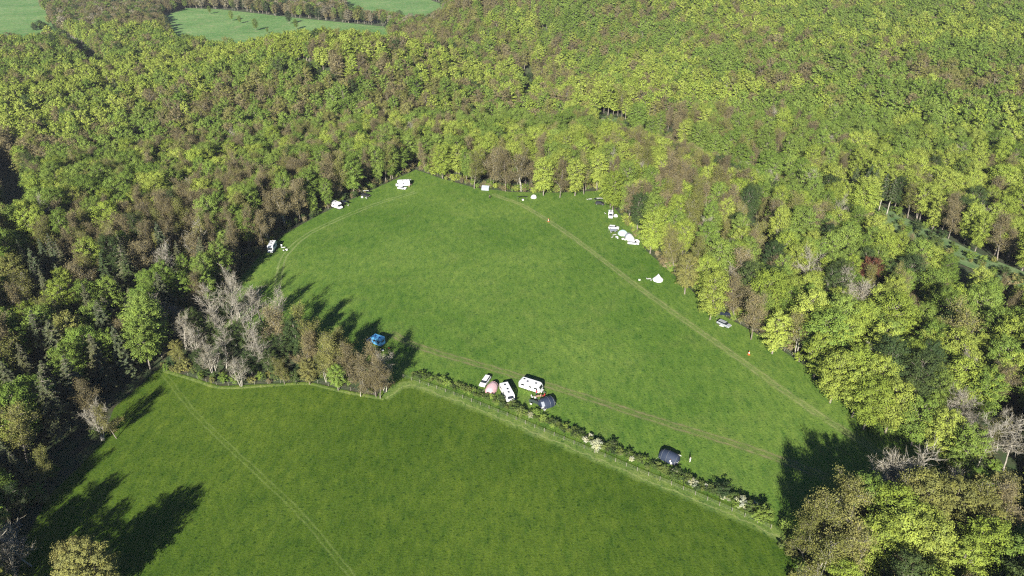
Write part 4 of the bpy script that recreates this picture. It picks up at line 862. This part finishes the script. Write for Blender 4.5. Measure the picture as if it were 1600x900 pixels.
# dark tunnel tent on its own
put_line(tunnel_tent('dark tunnel tent with white porch, alone near the lower hedge', NAVY, NAVY, 5.0, 3.4, 2.1, WHITEC), (1035,712), (1056,721))
put(person('person in white sitting in front of the dark tunnel tent', WHITEC, WHITEC, 'sit'), 1047, 724, -1.2)
gc = 'chairs outside the dark tunnel tent'
put(chair('white chair at the left end of the dark tunnel tent', WHITEC, gc), 1040, 718, -1.3); put(chair('white chair at the right end of the dark tunnel tent', WHITEC, gc), 1059, 722, -2)
put(table('small white table outside the dark tunnel tent', WHITEC, .9), 1055, 725, .3)
put(person('person in white standing alone beside the dark tunnel tent', WHITEC, WHITEC), 1078, 722, 2.5)
# blue camper in the shade
put_line(motorhome('blue camper van parked in the shade beside the bare clump', 5.8, 2.2, 2.8, (BLUE, PBLUE, PBLUE), False, name='camper_van'), (598,540), (577,533))
put(chair('red folding chair in tree shadow near the blue camper', RED), 609, 546, 1.0); put(cool_box('white cool box in shadow below the blue camper', WHITEC), 598, 548, .3)
# left edge
put_line(motorhome('white motorhome with dark awning on the left meadow edge', 6.6, 2.25, 2.9), (430,383), (421,399)); put_line(awning('dark awning beside the motorhome at the left edge', 3.4, 2.3, 2.2, NAVY), (428,396), (433,387))
gc = 'folding chairs by the left edge motorhome'
put(table('white table beside the left edge motorhome', WHITEC, 1.5), 443, 389, .3); put(chair('white chair above the table at left edge', WHITEC, gc), 440, 386, -1.4); put(chair('white chair below the table at left edge', WHITEC, gc), 444, 393, 1.3); put(cool_box('white box right of the table at left edge', WHITEC, s_=1.3), 448, 391, 0)
put_line(motorhome('long white campervan parked under the dark left wood edge', 6.6, 2.2, 2.8, name='campervan'), (519,322), (533,327)); put(chair('pale chair beyond the front of the long white campervan', WHITEC), 544, 322, 3); put_line(awning('dark awning beside the long white campervan', 3.0, 2.0, 2.1, NAVY), (531,319), (540,324))
o = car('black car with pale boxes near the top left wood edge', 4.2, BLACK); put_line(o, (567,306), (576,308)); put(awning('small white awning over the black car', 2.6, 2.0, 2.1, WHITEC), 572, 305, .1); put(cool_box('white box beside the black car, to its left', WHITEC, s_=1.5), 566, 309, 0); put(chair('white chair in front of the black car', WHITEC), 573, 311, 1)
put_line(motorhome('white motorhome near the top corner of the meadow', 6.8, 2.25, 2.9), (637,290), (622,291)); put_line(awning('white awning beside the top corner motorhome', 3.0, 2.2, 2.2, WHITEC), (634,288), (641,288)); put_line(car('low white car in front of the top corner motorhome', 4.2, W), (624,295), (633,296))
put(chair('tan chair beside the top corner motorhome', TAN), 639, 293, 2); put(table('brown table beside the top corner motorhome', TAN, 1.2), 641, 290, .2)
# far edge
put(ridge_tent('grey frame tent tucked against the far wood edge', GREYC, 3.6, 3.0, 2.0), 759, 296, 1.35)
put(person('person in dark clothes standing on the meadow below the grey tent', DKG, BLACK), 765, 310, -1.5)
put(awning('dark green tarp shelter at the far end of the long track', 4.4, 2.8, 1.9, DKG, .9), 816, 313, .1); put(cool_box('white box under the dark tarp shelter', WHITEC, s_=1.4), 817, 313, .2)
put(dome_tent('small pale dome tent beside the dark tarp at the far wood edge', WHITEC, 1.35, 1.5), 834, 309, -1.4)
# right edge cluster
gc = 'chairs at the top right corner of the meadow'
put(table('white table at the top right corner of the meadow', WHITEC, 1.5), 922, 313, .2); put(chair('white chair left of the table in the top right corner', WHITEC, gc), 918, 313, 0)
put_line(car('black car in the top right corner of the meadow', 4.3, BLACK), (933,319), (942,320)); put(awning('white awning over the black car in the top right corner', 2.8, 2.0, 2.1, WHITEC), 937, 317, .1); put(awning('dark awning on the left side of the right corner car', 2.2, 1.8, 2.0, NAVY), 932, 317, .1)
put_line(motorhome('small white campervan above the clustered tents', 5.0, 2.0, 2.4, overcab=False, name='campervan'), (954,334), (954,344)); put(chair('pale chair left of the small white campervan', WHITEC), 946, 335, .4); put(dome_tent('tiny pale dome tent right of the small white campervan', WHITEC, 1.0, 1.0), 962, 338, -1)
put_line(car('white car above the clustered tents', 4.4, W), (953,357), (965,358))
for i, (px, py, lab) in enumerate([(955,364,'upper left chair of the group beside the teal tent'), (961,363,'upper right chair of the group beside the teal tent'), (956,372,'lower left chair of the group beside the teal tent'), (965,374,'lower right chair of the group beside the teal tent')]): put(chair(lab, WHITEC if i != 1 else GREYC, 'chairs beside the teal dome tent'), px, py, i*1.6)
put(table('pale table amid four chairs beside the teal tent', OFFW, 1.6), 960, 369, .5); put(awning('open grey shelter frame beside the teal tent', 3.0, 2.6, 2.0, GREYC, .1), 959, 368, .2); put(cool_box('grey box amid the chairs beside the teal tent', GREYC, s_=1.3), 963, 371, .2)
put(dome_tent('pale teal dome tent at the top of the cluster', TEAL, 2.0, 1.9), 973, 366, -1.9)
put_line(tunnel_tent('long pale grey tunnel tent below the teal dome', GREYC, OFFW, 5.4, 3.2, 2.0), (979,368), (988,378)); put_line(car('white car parked below the long grey tent', 4.6, W), (983,381), (996,382)); put(dome_tent('small white dome tent right of the lowest white car', WHITEC, 1.2, 1.1), 995, 378, 0)
for px, py, lab in ((973,374,'left white box in front of the long grey tent'), (977,375,'right white box in front of the long grey tent')): put(cool_box(lab, WHITEC, 'white boxes by the long grey tent', 1.3), px, py, .4)
put(bell_tent('large white bell tent on the right side of the meadow', WHITEC, 1.8, 2.6), 1028, 438, -2.2)
put(table('pale table beside the white bell tent', OFFW, 1.4), 1014, 438, .2)
for px, py, a, lab in ((1011,437,0,'pale chair left of the table by the bell tent'), (1017,439,3,'pale chair right of the table by the bell tent')): put(chair(lab, WHITEC, 'chairs by the bell tent'), px, py, a)
put(cool_box('small white box on the grass far left of the bell tent', WHITEC, s_=1.1), 999, 438, 0)
put_line(car('silver car under a black awning at the wood edge', 4.6, SILVER), (1123,505), (1139,512)); put(awning('black awning raised behind the silver car', 4.2, 1.8, 2.1, NAVY, -.1), 1130, 501, -.15); put_line(table('white table in front of the silver car', WHITEC, 1.4), (1124,511), (1130,513))
put(chair('white chair left of the silver car', WHITEC), 1127, 509, -1.2)
put(cone('orange cone on the meadow below the silver car', 'orange cones along the long track'), 1170, 554, 0); put(cone('orange cone near the far end of the long track', 'orange cones along the long track'), 857, 346, 0)
for n_ in [o_ for o_ in C.objects if o_.name.startswith('traffic_cone')]: n_.scale = (1.4, 1.4, 1.4)
# ------------------------------------------------------------------ air
hm = bpy.data.materials.new('haze'); hm.use_nodes = True; t = hm.node_tree; t.nodes.clear(); pv = t.nodes.new('ShaderNodeVolumePrincipled'); oo = t.nodes.new('ShaderNodeOutputMaterial')
pv.inputs['Color'].default_value = (.86, .92, 1, 1); pv.inputs['Density'].default_value = 0.00007; pv.inputs['Anisotropy'].default_value = .1; t.links.new(pv.outputs[0], oo.inputs['Volume'])
b_ = MB(); b_.box((0, 1400, 60), (5400, 4000, 150)); hz = b_.build('haze', hm); tag(hz, 'thin pale spring haze over the woodland', 'haze', kind='stuff')
